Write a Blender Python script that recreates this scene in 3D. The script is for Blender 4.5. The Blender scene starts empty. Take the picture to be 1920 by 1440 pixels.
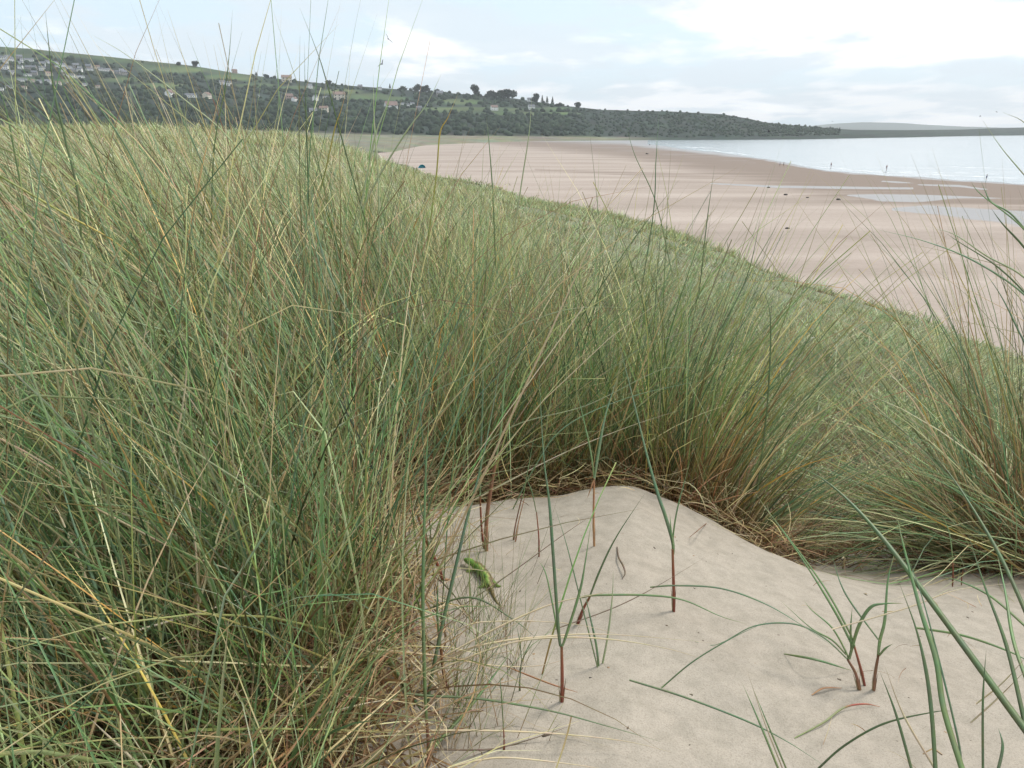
import bpy, math, random
import numpy as np
from mathutils import Vector
random.seed(5)
rng = np.random.default_rng(11)
C = bpy.context.scene.collection
R = math.radians

# ------------------------------------------------------------------ camera frame
FP = 1400.0; HOR = 243.0; EYE = 15.0
PITCH = math.atan((720-HOR)/FP); CP, SP = math.cos(PITCH), math.sin(PITCH)

def ray(u, v):
    o = 720.0-v
    return (u-960.0, FP*CP+o*SP, -(FP*SP-o*CP))
def at_r(u, v, r):                       # point of the sight line at horizontal distance r
    x, y, z = ray(u, v); k = r/math.hypot(x, y)
    return np.array([x*k, y*k, EYE+z*k])
def on_z(u, v, z0=0.0):
    x, y, z = ray(u, v); k = (z0-EYE)/z
    return np.array([x*k, y*k, z0])
def az_of(u, v=HOR):
    x, y, z = ray(u, v); return math.degrees(math.atan2(x, y))

# ------------------------------------------------------------------ noise
def vnoise(x, y, seed=0):
    x = np.asarray(x, float); y = np.asarray(y, float)
    xi = np.floor(x); yi = np.floor(y); fx = x-xi; fy = y-yi
    fx = fx*fx*(3-2*fx); fy = fy*fy*(3-2*fy)
    def h(a, b):
        s = np.sin(a*127.1+b*311.7+seed*74.7)*43758.5453
        return s-np.floor(s)
    return (h(xi, yi)*(1-fx)+h(xi+1, yi)*fx)*(1-fy)+(h(xi, yi+1)*(1-fx)+h(xi+1, yi+1)*fx)*fy
def fbm(x, y, seed=0, o=4):
    t = 0; a = .5; f = 1
    for i in range(o):
        t = t+a*(vnoise(x*f, y*f, seed+i)-.5); a *= .5; f *= 2.03
    return t

# ------------------------------------------------------------------ dune height
def toe(R0, pts, far=None):
    rr = [p[0] for p in pts]; zz = [p[1] for p in pts]
    r5, z5 = rr[-1], zz[-1]
    for k in (.15, .35, .6, .85, 1.0):
        rr.append(r5+(R0-r5)*k); zz.append(z5*(1-k))
    rr.append(R0*1.1); zz.append(-1.5); rr.append(3000); zz.append(-3)
    return rr, zz
def pl(pts): return [p[0] for p in pts], [p[1] for p in pts]
NEARL = [(.1, 14.2), (.8, 14.2), (1.5, 14.16), (2.2, 14.05), (3, 14.0)]
COL = {
 -115: pl(NEARL+[(8, 14.2), (20, 14.4), (70, 15), (300, 11), (900, 7), (3000, 3)]),
 -45: pl(NEARL+[(5, 14.0), (20, 14.1), (45, 14.3), (70, 14.6), (300, 11), (900, 7), (3000, 3)]),
 -30: pl(NEARL+[(5, 14.0), (20, 14.0), (45, 14.4), (65, 14.8), (100, 14.5), (300, 11), (900, 7), (3000, 3)]),
 -20: pl(NEARL+[(5, 13.95), (20, 13.95), (40, 14.2), (60, 14.75), (90, 14.2), (300, 11), (900, 7), (3000, 3)]),
 -14: pl([(.1, 14.2), (.8, 14.2), (1.5, 14.15), (2, 14.0), (3, 13.9), (5, 13.95), (20, 13.9), (50, 13.8), (80, 13.9), (120, 13.3), (300, 11), (800, 6), (3000, 2)]),
 -9: pl([(.1, 14.2), (.8, 14.2), (1.5, 14.15), (1.8, 14.06), (2.2, 13.85), (3, 13.75), (5, 13.8), (20, 13.4), (50, 12.2), (100, 10.3), (250, 4.4), (370, 0), (420, -1.5), (3000, -3)]),
 -5.5: toe(245, [(.1, 14.2), (.8, 14.2), (1.3, 14.15), (1.75, 14.085), (2.1, 13.8), (3, 13.65), (5, 13.6)]),
 2: toe(168, [(.1, 14.2), (.8, 14.2), (1.3, 14.15), (1.85, 14.05), (2.2, 13.78), (3, 13.55), (5, 13.3)]),
 10: toe(129, [(.1, 14.2), (.8, 14.2), (1.3, 14.16), (1.7, 14.12), (1.95, 14.05), (2.3, 13.78), (3, 13.5), (5, 13.05)]),
 15: toe(103, [(.1, 14.2), (.8, 14.19), (1.3, 14.14), (1.9, 14.02), (2.25, 13.76), (3, 13.4), (5, 12.95)]),
 19.6: toe(83, [(.1, 14.2), (.8, 14.18), (1.3, 14.12), (1.8, 14.0), (2.2, 13.75), (3, 13.4), (5, 12.9)]),
 24: toe(75, [(.1, 14.2), (.8, 14.17), (1.3, 14.11), (1.75, 13.99), (2.1, 13.75), (2.6, 13.52), (3.2, 13.35), (5, 12.85)]),
 29.5: toe(69, [(.1, 14.2), (.8, 14.16), (1.3, 14.09), (1.75, 13.97), (2.05, 13.8), (2.6, 13.56), (3.2, 13.42), (5, 12.9)]),
 35: toe(61, [(.1, 14.2), (.8, 14.16), (1.3, 14.09), (1.9, 13.95), (2.2, 13.8), (2.7, 13.6), (3.4, 13.5), (5, 13.0)]),
 45: toe(50, [(.1, 14.2), (.8, 14.16), (1.3, 14.09), (2.0, 13.93), (3, 13.6), (5, 13.0)]),
 70: toe(42, [(.1, 14.2), (.8, 14.16), (1.3, 14.09), (2.0, 13.9), (3, 13.6), (5, 12.8)]),
 115: toe(40, [(.1, 14.2), (.8, 14.16), (1.3, 14.09), (2.0, 13.9), (3, 13.6), (5, 12.8)]),
}
LR = np.linspace(math.log(.1), math.log(3000), 700)
AZG = np.arange(-115, 115.01, .5)
_k = sorted(COL)
_prof = []
for a in _k:
    rr, zz = COL[a]
    p = np.interp(LR, np.log(rr), zz)
    p = np.interp(np.exp(LR), rr, zz)
    _prof.append(p)
_prof = np.array(_prof)
TAB = np.empty((len(AZG), len(LR)))
for j in range(len(LR)):
    TAB[:, j] = np.interp(AZG, _k, _prof[:, j])
def smooth(T, w, ax):
    ker = np.exp(-np.linspace(-2, 2, 2*w+1)**2); ker /= ker.sum()
    pad = [(0, 0), (0, 0)]; pad[ax] = (w, w)
    P = np.pad(T, pad, mode='edge'); out = np.zeros_like(T)
    for i, kk in enumerate(ker):
        sl = [slice(None), slice(None)]; sl[ax] = slice(i, i+T.shape[ax]); out += kk*P[tuple(sl)]
    return out
TAB = smooth(smooth(TAB, 6, 1), 4, 0)
def gz(x, y):
    x = np.asarray(x, float); y = np.asarray(y, float)
    r = np.clip(np.hypot(x, y), .1001, 2990); az = np.clip(np.degrees(np.arctan2(x, y)), -114.9, 114.9)
    fa = (az-AZG[0])/.5; ia = np.floor(fa).astype(int); ta = fa-ia
    fr = (np.log(r)-LR[0])/(LR[1]-LR[0]); ir = np.clip(np.floor(fr).astype(int), 0, len(LR)-2); tr = fr-ir
    ia = np.clip(ia, 0, len(AZG)-2)
    z = (TAB[ia, ir]*(1-tr)+TAB[ia, ir+1]*tr)*(1-ta)+(TAB[ia+1, ir]*(1-tr)+TAB[ia+1, ir+1]*tr)*ta
    near = np.clip((4-r)/2, 0, 1)
    z = z+near*(.028*fbm(x*2.6, y*2.6, 3, 3)+.016*fbm(x*8, y*8, 9, 3)+.0055*fbm(x*26, y*40, 5, 3))
    midw = np.clip((r-4)/10, 0, 1)*np.clip(z/4, 0, 1)
    z = z+midw*(1.1*fbm(x/11, y/11, 21, 3)*np.clip(r/60, .25, 1)+.35*fbm(x/2.7, y/2.7, 31, 2))
    az_ = np.arctan2(x, y); z = z+np.clip((r-25)/30, 0, 1)*np.clip(1-np.abs(z-1.2)/3.5, 0, 1)*1.3*fbm(x/9, y/9, 71, 3)
    return z
def on_ground(u, v, h=0.0, rmax=400):
    x, y, z = ray(u, v); n = math.hypot(x, y)
    rs = np.exp(np.linspace(math.log(.3), math.log(rmax), 3000))
    X = x/n*rs; Y = y/n*rs; Z = EYE+z/n*rs
    d = Z-(gz(X, Y)+h)
    i = int(np.argmax(d < 0)) if (d < 0).any() else len(rs)-1
    return np.array([X[i], Y[i], Z[i]]), rs[i]

# ------------------------------------------------------------------ object helpers
def tag(o, label=None, cat=None, group=None, kind=None):
    if label: o['label'] = label
    if cat: o['category'] = cat
    if group: o['group'] = group
    if kind: o['kind'] = kind
    return o
def empty(name, loc, rz=0):
    o = bpy.data.objects.new(name, None); C.objects.link(o); o.empty_display_size = .1
    o.location = loc; o.rotation_euler = (0, 0, rz); return o
def mesh_obj(name, V, F, mat, parent=None, col=None, smooth=True, attrs=None, origin=None):
    V = np.asarray(V, dtype=np.float64)
    if origin is not None: V = V-np.asarray(origin)
    me = bpy.data.meshes.new(name)
    if isinstance(F, np.ndarray):
        n, k = F.shape
        me.vertices.add(len(V)); me.vertices.foreach_set('co', V.astype(np.float32).ravel())
        me.loops.add(n*k); me.loops.foreach_set('vertex_index', F.astype(np.int32).ravel())
        me.polygons.add(n); me.polygons.foreach_set('loop_start', np.arange(0, n*k, k, dtype=np.int32))
        me.polygons.foreach_set('loop_total', np.full(n, k, dtype=np.int32))
        me.update(calc_edges=True)
    else:
        me.from_pydata([tuple(p) for p in V], [], [tuple(f) for f in F])
    if smooth:
        me.polygons.foreach_set('use_smooth', np.ones(len(me.polygons), dtype=bool))
    if col is not None:
        a = me.color_attributes.new('Col', 'FLOAT_COLOR', 'POINT')
        cc = np.ones((len(V), 4), np.float32); cc[:, :3] = col; a.data.foreach_set('color', cc.ravel())
    for k_, arr in (attrs or {}).items():
        a = me.attributes.new(k_, 'FLOAT', 'POINT'); a.data.foreach_set('value', np.asarray(arr, np.float32).ravel())
    me.materials.append(mat)
    o = bpy.data.objects.new(name, me); C.objects.link(o)
    if parent is not None: o.parent = parent
    elif origin is not None: o.location = tuple(origin)
    return o

# ------------------------------------------------------------------ materials
def newmat(name):
    m = bpy.data.materials.new(name); m.use_nodes = True
    nt = m.node_tree; nt.nodes.clear()
    out = nt.nodes.new('ShaderNodeOutputMaterial'); return m, nt, out
def pbsdf(nt, **kw):
    b = nt.nodes.new('ShaderNodeBsdfPrincipled')
    for k, v in kw.items(): b.inputs[k.replace('_', ' ')].default_value = v
    return b
def noise(nt, scale, detail=4, rough=.55, coord='Object', vec=None):
    n = nt.nodes.new('ShaderNodeTexNoise'); n.inputs['Scale'].default_value = scale
    n.inputs['Detail'].default_value = detail; n.inputs['Roughness'].default_value = rough
    if vec is None:
        t = nt.nodes.new('ShaderNodeTexCoord'); nt.links.new(t.outputs[coord], n.inputs['Vector'])
    else: nt.links.new(vec, n.inputs['Vector'])
    return n
def ramp(nt, fac, stops):
    r = nt.nodes.new('ShaderNodeValToRGB'); e = r.color_ramp.elements
    while len(e) < len(stops): e.new(.5)
    for i, (p, c) in enumerate(stops):
        e[i].position = p; e[i].color = (*c, 1) if len(c) == 3 else c
    nt.links.new(fac, r.inputs[0]); return r
def mix(nt, fac, a, b, mode='MIX'):
    m = nt.nodes.new('ShaderNodeMix'); m.data_type = 'RGBA'; m.blend_type = mode
    if isinstance(fac, (int, float)): m.inputs[0].default_value = fac
    else: nt.links.new(fac, m.inputs[0])
    for s, i in ((a, 6), (b, 7)):
        if isinstance(s, tuple): m.inputs[i].default_value = (*s, 1)
        else: nt.links.new(s, m.inputs[i])
    return m.outputs[2]
def math_n(nt, op, a, b=None):
    m = nt.nodes.new('ShaderNodeMath'); m.operation = op
    for s, i in ((a, 0), (b, 1)):
        if s is None: continue
        if isinstance(s, (int, float)): m.inputs[i].default_value = s
        else: nt.links.new(s, m.inputs[i])
    return m.outputs[0]
def bump(nt, h, strength, dist):
    b = nt.nodes.new('ShaderNodeBump'); b.inputs['Strength'].default_value = strength
    b.inputs['Distance'].default_value = dist; nt.links.new(h, b.inputs['Height']); return b.outputs[0]
def attr(nt, name):
    a = nt.nodes.new('ShaderNodeAttribute'); a.attribute_name = name; return a

def blade_material(name, trans=.14, rough=.42, var=.0):
    m, nt, out = newmat(name)
    a = attr(nt, 'Col'); b = pbsdf(nt, Roughness=rough)
    b.inputs['Specular IOR Level'].default_value = .35
    n = noise(nt, 60, 2); c = mix(nt, .35, a.outputs['Color'], n.outputs['Color'], 'SOFT_LIGHT')
    nt.links.new(c, b.inputs['Base Color'])
    t = nt.nodes.new('ShaderNodeBsdfTranslucent'); nt.links.new(a.outputs['Color'], t.inputs['Color'])
    mx = nt.nodes.new('ShaderNodeMixShader'); mx.inputs[0].default_value = trans
    nt.links.new(b.outputs[0], mx.inputs[1]); nt.links.new(t.outputs[0], mx.inputs[2])
    nt.links.new(mx.outputs[0], out.inputs[0]); return m
M_BLADE = blade_material('marram_blade')

def vcol_material(name, rough=.8, nscale=3, spec=.2, bumpd=0):
    m, nt, out = newmat(name); a = attr(nt, 'Col'); b = pbsdf(nt, Roughness=rough)
    b.inputs['Specular IOR Level'].default_value = spec
    n = noise(nt, nscale, 5); c = mix(nt, .45, a.outputs['Color'], n.outputs['Color'], 'SOFT_LIGHT')
    nt.links.new(c, b.inputs['Base Color'])
    if bumpd: nt.links.new(bump(nt, n.outputs['Fac'], .6, bumpd), b.inputs['Normal'])
    nt.links.new(b.outputs[0], out.inputs[0]); return m
M_HILL = vcol_material('hill_ground', .9, .02, .1)
M_CROWN = vcol_material('tree_foliage', .9, .4, .1)
M_CLOTH = vcol_material('cloth_and_skin', .8, 5)
M_LIZ = vcol_material('lizard_skin', .55, 900, .3, .0006)

def plain(name, col, rough=.7, nscale=2.0, amt=.25, spec=.3):
    m, nt, out = newmat(name); b = pbsdf(nt, Roughness=rough)
    b.inputs['Specular IOR Level'].default_value = spec
    n = noise(nt, nscale, 4)
    d = tuple(c*(1-amt) for c in col); l = tuple(min(1, c*(1+amt)) for c in col)
    r = ramp(nt, n.outputs['Fac'], [(.3, d), (.7, l)])
    nt.links.new(r.outputs[0], b.inputs['Base Color']); nt.links.new(b.outputs[0], out.inputs[0]); return m

def sand_material():
    m, nt, out = newmat('dune_ground')
    veg = attr(nt, 'veg'); b = pbsdf(nt, Roughness=.95)
    b.inputs['Specular IOR Level'].default_value = .15
    n1 = noise(nt, 1.7, 5); n2 = noise(nt, 420, 3, .7); n3 = noise(nt, 28, 5, .65)
    base = ramp(nt, n1.outputs['Fac'], [(.3, (.345, .305, .255)), (.7, (.405, .365, .31))])
    grain = ramp(nt, n2.outputs['Fac'], [(.3, (.74, .72, .69)), (.5, (1, 1, 1)), (.72, (1.12, 1.1, 1.06))])
    c = mix(nt, 1.0, base.outputs[0], grain.outputs[0], 'MULTIPLY')
    mot = ramp(nt, n3.outputs['Fac'], [(.35, (.86, .86, .84)), (.6, (1.04, 1.03, 1.02))])
    c = mix(nt, 1.0, c, mot.outputs[0], 'MULTIPLY')
    # leaf litter and dune soil; litter brown darkened to paint in shade under grass
    l1 = noise(nt, 14, 6, .7); lit = ramp(nt, l1.outputs['Fac'], [(.3, (.045, .03, .02)), (.55, (.10, .07, .042)), (.75, (.17, .125, .08))])
    g1 = noise(nt, .35, 6, .65); grs = ramp(nt, g1.outputs['Fac'], [(.3, (.13, .145, .09)), (.5, (.17, .185, .115)), (.72, (.22, .22, .15))])
    far = attr(nt, 'far')
    v = mix(nt, far.outputs['Fac'], lit.outputs[0], grs.outputs[0])
    e = noise(nt, 9, 5, .7)
    f = math_n(nt, 'ADD', veg.outputs['Fac'], math_n(nt, 'MULTIPLY', math_n(nt, 'SUBTRACT', e.outputs['Fac'], .5), .9))
    fr = ramp(nt, f, [(.42, (0, 0, 0)), (.6, (1, 1, 1))])
    c = mix(nt, fr.outputs[0], c, v)
    nt.links.new(c, b.inputs['Base Color'])
    h = math_n(nt, 'ADD', math_n(nt, 'MULTIPLY', n3.outputs['Fac'], .6), math_n(nt, 'MULTIPLY', n2.outputs['Fac'], .25))
    nt.links.new(bump(nt, h, .55, .006), b.inputs['Normal'])
    nt.links.new(b.outputs[0], out.inputs[0]); return m

def beach_material():
    m, nt, out = newmat('beach_sand'); b = pbsdf(nt)
    t = nt.nodes.new('ShaderNodeTexCoord'); mp = nt.nodes.new('ShaderNodeMapping')
    mp.inputs['Rotation'].default_value = (0, 0, .12); mp.inputs['Scale'].default_value = (.012, .05, 1)
    nt.links.new(t.outputs['Object'], mp.inputs['Vector'])
    n = noise(nt, 1, 6, .6, vec=mp.outputs[0]); n2 = noise(nt, 1.2, 5, .6)
    dry = ramp(nt, n.outputs['Fac'], [(.32, (.30, .245, .205)), (.5, (.37, .305, .26)), (.68, (.44, .37, .32))])
    tex = ramp(nt, n2.outputs['Fac'], [(.3, (.93, .93, .93)), (.7, (1.05, 1.05, 1.05))])
    dryc = mix(nt, 1.0, dry.outputs[0], tex.outputs[0], 'MULTIPLY')
    w = attr(nt, 'wet'); damp = attr(nt, 'damp')
    mp2 = nt.nodes.new('ShaderNodeMapping'); mp2.inputs['Rotation'].default_value = (0, 0, .1); mp2.inputs['Scale'].default_value = (.01, .11, 1)
    nt.links.new(t.outputs['Object'], mp2.inputs['Vector'])
    n4 = noise(nt, 1, 6, .6, vec=mp2.outputs[0])
    dj = math_n(nt, 'ADD', damp.outputs['Fac'], math_n(nt, 'MULTIPLY', math_n(nt, 'SUBTRACT', n4.outputs['Fac'], .5), 1.1))
    dr = ramp(nt, dj, [(.32, (0, 0, 0)), (.66, (1, 1, 1))])
    c = mix(nt, dr.outputs[0], dryc, (.225, .175, .142))
    wj = math_n(nt, 'ADD', w.outputs['Fac'], math_n(nt, 'MULTIPLY', math_n(nt, 'SUBTRACT', n4.outputs['Fac'], .5), 1.6))
    wr = ramp(nt, wj, [(.42, (0, 0, 0)), (.72, (1, 1, 1))])
    c = mix(nt, wr.outputs[0], c, (.22, .20, .19))
    nt.links.new(c, b.inputs['Base Color'])
    rgh = nt.nodes.new('ShaderNodeMapRange'); nt.links.new(wr.outputs[0], rgh.inputs[0])
    rgh.inputs[3].default_value = .85; rgh.inputs[4].default_value = .30
    nt.links.new(rgh.outputs[0], b.inputs['Roughness'])
    sp = nt.nodes.new('ShaderNodeMapRange'); nt.links.new(wr.outputs[0], sp.inputs[0])
    sp.inputs[3].default_value = .15; sp.inputs[4].default_value = .5
    nt.links.new(sp.outputs[0], b.inputs['Specular IOR Level'])
    nt.links.new(bump(nt, n2.outputs['Fac'], .15, .1), b.inputs['Normal'])
    nt.links.new(b.outputs[0], out.inputs[0]); return m

def sea_material():
    m, nt, out = newmat('sea_water'); b = pbsdf(nt, Roughness=.16, Base_Color=(.30, .36, .38, 1))
    t = nt.nodes.new('ShaderNodeTexCoord'); mp = nt.nodes.new('ShaderNodeMapping')
    mp.inputs['Scale'].default_value = (.02, .1, 1); mp.inputs['Rotation'].default_value = (0, 0, .15)
    nt.links.new(t.outputs['Object'], mp.inputs['Vector'])
    n = noise(nt, 1, 5, .6, vec=mp.outputs[0]); n2 = noise(nt, 1.5, 3, .5)
    r = ramp(nt, n.outputs['Fac'], [(.35, (.30, .36, .39)), (.65, (.42, .46, .48))])
    nt.links.new(r.outputs[0], b.inputs['Base Color'])
    nt.links.new(bump(nt, n2.outputs['Fac'], .25, .15), b.inputs['Normal'])
    nt.links.new(b.outputs[0], out.inputs[0]); return m

M_SAND = sand_material(); M_BEACH = beach_material(); M_SEA = sea_material()
M_FOAM = plain('sea_foam', (.75, .77, .78), .6, .3, .1)

# ------------------------------------------------------------------ dune sheet
def polar(az0, az1, daz, rs):
    az = np.radians(np.arange(az0, az1+1e-6, daz)); A, Rr = np.meshgrid(az, rs, indexing='ij')
    na, nr = A.shape; idx = np.arange(na*nr).reshape(na, nr)
    F = np.stack([idx[:-1, :-1], idx[:-1, 1:], idx[1:, 1:], idx[1:, :-1]], -1).reshape(-1, 4)
    return (np.sin(A)*Rr).ravel(), (np.cos(A)*Rr).ravel(), F
def veg_mask(x, y):
    r = np.hypot(x, y); az = np.degrees(np.arctan2(x, y))
    crest = np.interp(az, [-10, -6, 2, 10, 15, 20, 24, 30, 35, 45, 70], [1.75, 1.8, 1.9, 2.0, 1.98, 1.93, 1.95, 3.0, 3.1, 3.0, 3.0])
    left = np.clip((-.20-x+.06*np.sin(y*7)+.10*np.clip(1.15-y, 0, 1))/.10, 0, 1)
    back = np.clip((r-crest-.02)/.12, 0, 1)
    hollow = np.exp(-(((x-1.25)/.35)**2+((y-2.15)/.3)**2))
    v = np.maximum(left, back*(1-.9*hollow))
    return v
rs = np.concatenate([np.exp(np.arange(math.log(.12), math.log(.5), .03)), np.exp(np.arange(math.log(.5), math.log(3.2), .0065)),
                     np.exp(np.arange(math.log(3.2), math.log(1300), .02))])
x, y, F = polar(-112, 112, .3, rs)
r_ = np.hypot(x, y)
dune = mesh_obj('dune', np.stack([x, y, gz(x, y)], 1), F, M_SAND, attrs={'veg': veg_mask(x, y), 'far': np.clip((r_-5)/12, 0, 1)})
tag(dune, kind='structure')

# ------------------------------------------------------------------ beach with wet patches
def pix(x, y, z):
    dz = z-EYE; f = y*CP-dz*SP; up = y*SP+dz*CP
    f = np.where(f < 1e-3, 1e-3, f)
    return 960+FP*x/f, 720-FP*up/f
rs = np.exp(np.arange(math.log(20), math.log(9300), .012))
x, y, F = polar(-80, 100, .18, rs)
u, v = pix(x, y, 0*x)
def streak(u, v, pts, h):
    us = [p[0] for p in pts]; vs = [p[1] for p in pts]; hs = [p[2] for p in pts]
    c = np.interp(u, us, vs); w = np.interp(u, us, hs)
    w = np.where((u < us[0]) | (u > us[-1]), .001, w)
    return np.clip(1.15-np.abs((v-c)/w)**2*.65, 0, 1)*np.where((u < us[0]) | (u > us[-1]), 0, 1)*h
wet = np.zeros_like(u)
for pts, h in [([(1330, 344, .5), (1450, 350, 2.5), (1600, 352, 2.5), (1715, 353, 2)], 1),
               ([(1655, 340, 1), (1680, 342, 2), (1712, 343, 1)], 1.0), ([(1720, 346, 1), (1800, 349, 2.4), (1850, 355, 1)], 1.0),
               ([(1590, 366, 1), (1650, 370, 7), (1720, 372, 7), (1800, 370, 2.5), (1880, 372, 1)], 1.0),
               ([(1670, 392, 2), (1740, 392, 10), (1820, 400, 12), (1930, 412, 15), (2300, 455, 25), (3000, 500, 30)], 1.0)]:
    wet = np.maximum(wet, streak(u, v, pts, h))
shore_u = [900, 1170, 1215, 1260, 1300, 1430, 1500, 1540, 1600, 1700, 1800, 1900, 2300, 3200]
shore_v = [255, 264, 271, 276, 281, 297, 311, 318, 325, 331, 338, 344, 372, 440]
sv = np.interp(u, shore_u, shore_v)
wet = np.maximum(wet, np.clip(1-(v-sv)/np.interp(u, [1200, 1500, 1900], [14, 5, 5]), 0, 1)*(v > HOR))
damp = np.clip(1-(v-sv)/np.interp(u, [700, 900, 1200, 1400, 1900], [4, 18, 45, 60, 85]), 0, 1)**.6*np.where(u > 760, 1, 0)
damp = np.maximum(damp, .45*streak(u, v, [(1000, 318, 2), (1230, 328, 6), (1380, 333, 5)], 1))
wet = np.maximum(wet, .36*streak(u, v, [(1040, 269, 2), (1090, 272, 5), (1150, 276, 9), (1230, 282, 10), (1330, 296, 6), (1420, 305, 3)], 1))
for pts in [[(1560, 440, 4), (1640, 455, 8), (1760, 480, 8), (1850, 500, 5)], [(1250, 300, 3), (1500, 318, 5), (1700, 338, 6)]]:
    damp = np.maximum(damp, .42*streak(u, v, pts, 1)**.7)
o = mesh_obj('beach', np.stack([x, y, 0*x], 1), F, M_BEACH, attrs={'wet': wet, 'damp': damp}); tag(o, kind='structure')
# near land sheet under everything
o = mesh_obj('ground', [(-9500, -9500, -3.2), (9500, -9500, -3.2), (9500, 9500, -3.2), (-9500, 9500, -3.2)], [(0, 1, 2, 3)], plain('under_sand', (.38, .32, .26)), smooth=False)
tag(o, kind='structure')

# sea: between near shoreline and the far land
us = np.linspace(1214, 3300, 140)
near = [on_z(a, np.interp(a, shore_u, shore_v)+.8*math.sin(a*.05)+.4*math.sin(a*.13), .03) for a in us]
V = []; F = []
for i, p in enumerate(near):
    rr = math.hypot(p[0], p[1]); rows = np.exp(np.linspace(math.log(rr), math.log(9400), 26))
    for q in rows: V.append((p[0]/rr*q, p[1]/rr*q, .03))
n = 26
for i in range(len(near)-1):
    for j in range(n-1): F.append((i*n+j, i*n+j+1, (i+1)*n+j+1, (i+1)*n+j))
o = mesh_obj('sea', V, F, M_SEA); tag(o, kind='structure')
def strip(name, pts, mat, z):
    V = []; F = []
    top = [on_z(a, b-w/2, z) for a, b, w in pts]; bot = [on_z(a, b+w/2, z) for a, b, w in pts]
    V = top+bot; k = len(pts); F = [(i, i+1, k+i+1, k+i) for i in range(k-1)]
    return V, F
surfV, surfF = [], []
for (u0, v0, u1, v1, w) in [(1560, 318.5, 1830, 330, .8), (1640, 321, 1900, 327, .7), (1500, 309.5, 1700, 327, .8), (1300, 279, 1420, 292, .8), (1700, 326, 1980, 337, 1.0), (1270, 275.5, 1340, 277.5, .6), (1740, 312, 1890, 316, .5)]:
    k = 24; pts = []
    for i in range(k+1):
        t = i/k; pts.append((u0+(u1-u0)*t, v0+(v1-v0)*t+.5*math.sin(t*17+u0), w*math.sin(math.pi*min(.98, max(.02, t)))*(.6+.4*math.sin(t*31+v0))+.05))
    V, F = strip('s', pts, M_FOAM, .045); b0 = len(surfV); surfV += list(V); surfF += [tuple(i+b0 for i in f) for f in F]
o = mesh_obj('surf', surfV, surfF, M_FOAM); tag(o, kind='structure')

# ------------------------------------------------------------------ far hill
HU = [-1400, -600, 0, 100, 200, 300, 380, 450, 550, 640, 730, 850, 960, 1050, 1130, 1250, 1350, 1400, 1440, 1500, 1560, 1600, 1700, 1800, 1860, 1920, 2600, 3400]
HV = [70, 72, 85, 93, 104, 115, 124, 137, 150, 159, 166, 175, 184, 197, 206, 209, 214, 222, 231, 236, 240.5, 243.5, 244, 243, 240.5, 239, 237, 236]
R0U = [-1400, 0, 600, 740, 800, 1000, 1200, 1400, 1500, 1700, 1920, 2600, 3400]
R0R = [500, 500, 500, 560, 800, 1080, 1180, 1270, 1330, 1750, 2600, 3500, 4000]
VBU = [-1400, 0, 500, 700, 1000, 1300, 1500, 1700, 1920, 3400]
VBV = [240, 240, 245, 252, 255.5, 258, 255, 251, 247, 245]
RBU = [-1400, 600, 1000, 1400, 1600, 1920, 3400]; RBR = [900, 950, 1150, 1330, 1600, 2650, 4100]
R1U = [-1400, 0, 600, 1000, 1300, 1500, 1700, 1920, 3400]; R1R = [1900, 1800, 1650, 1600, 1550, 1700, 2100, 3000, 4500]
def elev(v): return (720-v)   # helper offset
def tan_e(v):                 # elevation tangent on the picture's centre column
    o = 720-v; return -(FP*SP-o*CP)/(FP*CP+o*SP)
def hill_pt(u, s):
    """s -1..0 apron, 0..1 slope, 1..2 behind the crest"""
    r0 = np.interp(u, R0U, R0R); rb = np.interp(u, RBU, RBR); r1 = np.interp(u, R1U, R1R)
    vb = np.interp(u, VBU, VBV); vt = np.interp(u, HU, HV)
    az = np.arctan2(u-960, math.hypot(FP, 720-HOR))
    k = 1/np.cos(az)           # slant
    t0 = -np.interp(u, [540, 735], [8, 15.3])/r0; tb = tan_e(vb)*np.cos(az); tt = tan_e(vt)*np.cos(az)
    sa = np.clip(s+1, 0, 1); ss = np.clip(s, 0, 1); sb = np.clip(s-1, 0, 1)
    r = r0+(rb-r0)*sa+(r1-rb)*ss+900*sb
    t = t0+(tb-t0)*sa**.7+(tt-tb)*ss**.85
    z = EYE+r*t-sb*(r*tt*1.2+20)
    z = z+np.clip(ss*4, 0, 1)*np.clip(1.2-ss, .2, 1)*(9*fbm(u/60+s*3, s*4+u/200, 41, 3))*np.clip((1500-u)/300, .1, 1)
    return np.stack([r*np.sin(az), r*np.cos(az), z], -1)
FIELDS = [(870, 206, 115, 5.5), (985, 213, 100, 3.5), (690, 182, 45, 7), (860, 191, 45, 6), (640, 172, 40, 5), (560, 165, 40, 4), (230, 150, 40, 5), (120, 152, 40, 3),
          (330, 130, 70, 7), (430, 145, 50, 6), (480, 160, 40, 4), (40, 150, 50, 4), (300, 160, 50, 5), (1040, 205, 40, 4), (740, 185, 30, 4)]
def field_w(u, v):
    vt = np.interp(u, HU, HV)
    w = np.clip((vt+17+6*np.sin(u*.03)-v)/3, 0, 1)*np.clip((520-u)/60, 0, 1)*np.clip(.55+1.3*fbm(u/25, v/3, 77, 3), 0, 1)
    for (a, b, ww, hh) in FIELDS:
        w = np.maximum(w, np.clip(1.6-(((u-a)/ww)**2+((v-b)/hh)**2)*1.2, 0, 1))
    return w
hu = np.arange(-1400, 3400.1, 5.0); hs = np.concatenate([np.linspace(-1, 0, 14)[:-1], np.linspace(0, 1, 46), [1.05, 1.15, 1.4, 2]])
U_, S_ = np.meshgrid(hu, hs, indexing='ij'); P_ = hill_pt(U_.ravel(), S_.ravel())
uu, vv = pix(P_[:, 0], P_[:, 1], P_[:, 2])
fw = field_w(uu, vv)[:, None]*np.clip(S_.ravel()*8, 0, 1)[:, None]
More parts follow.
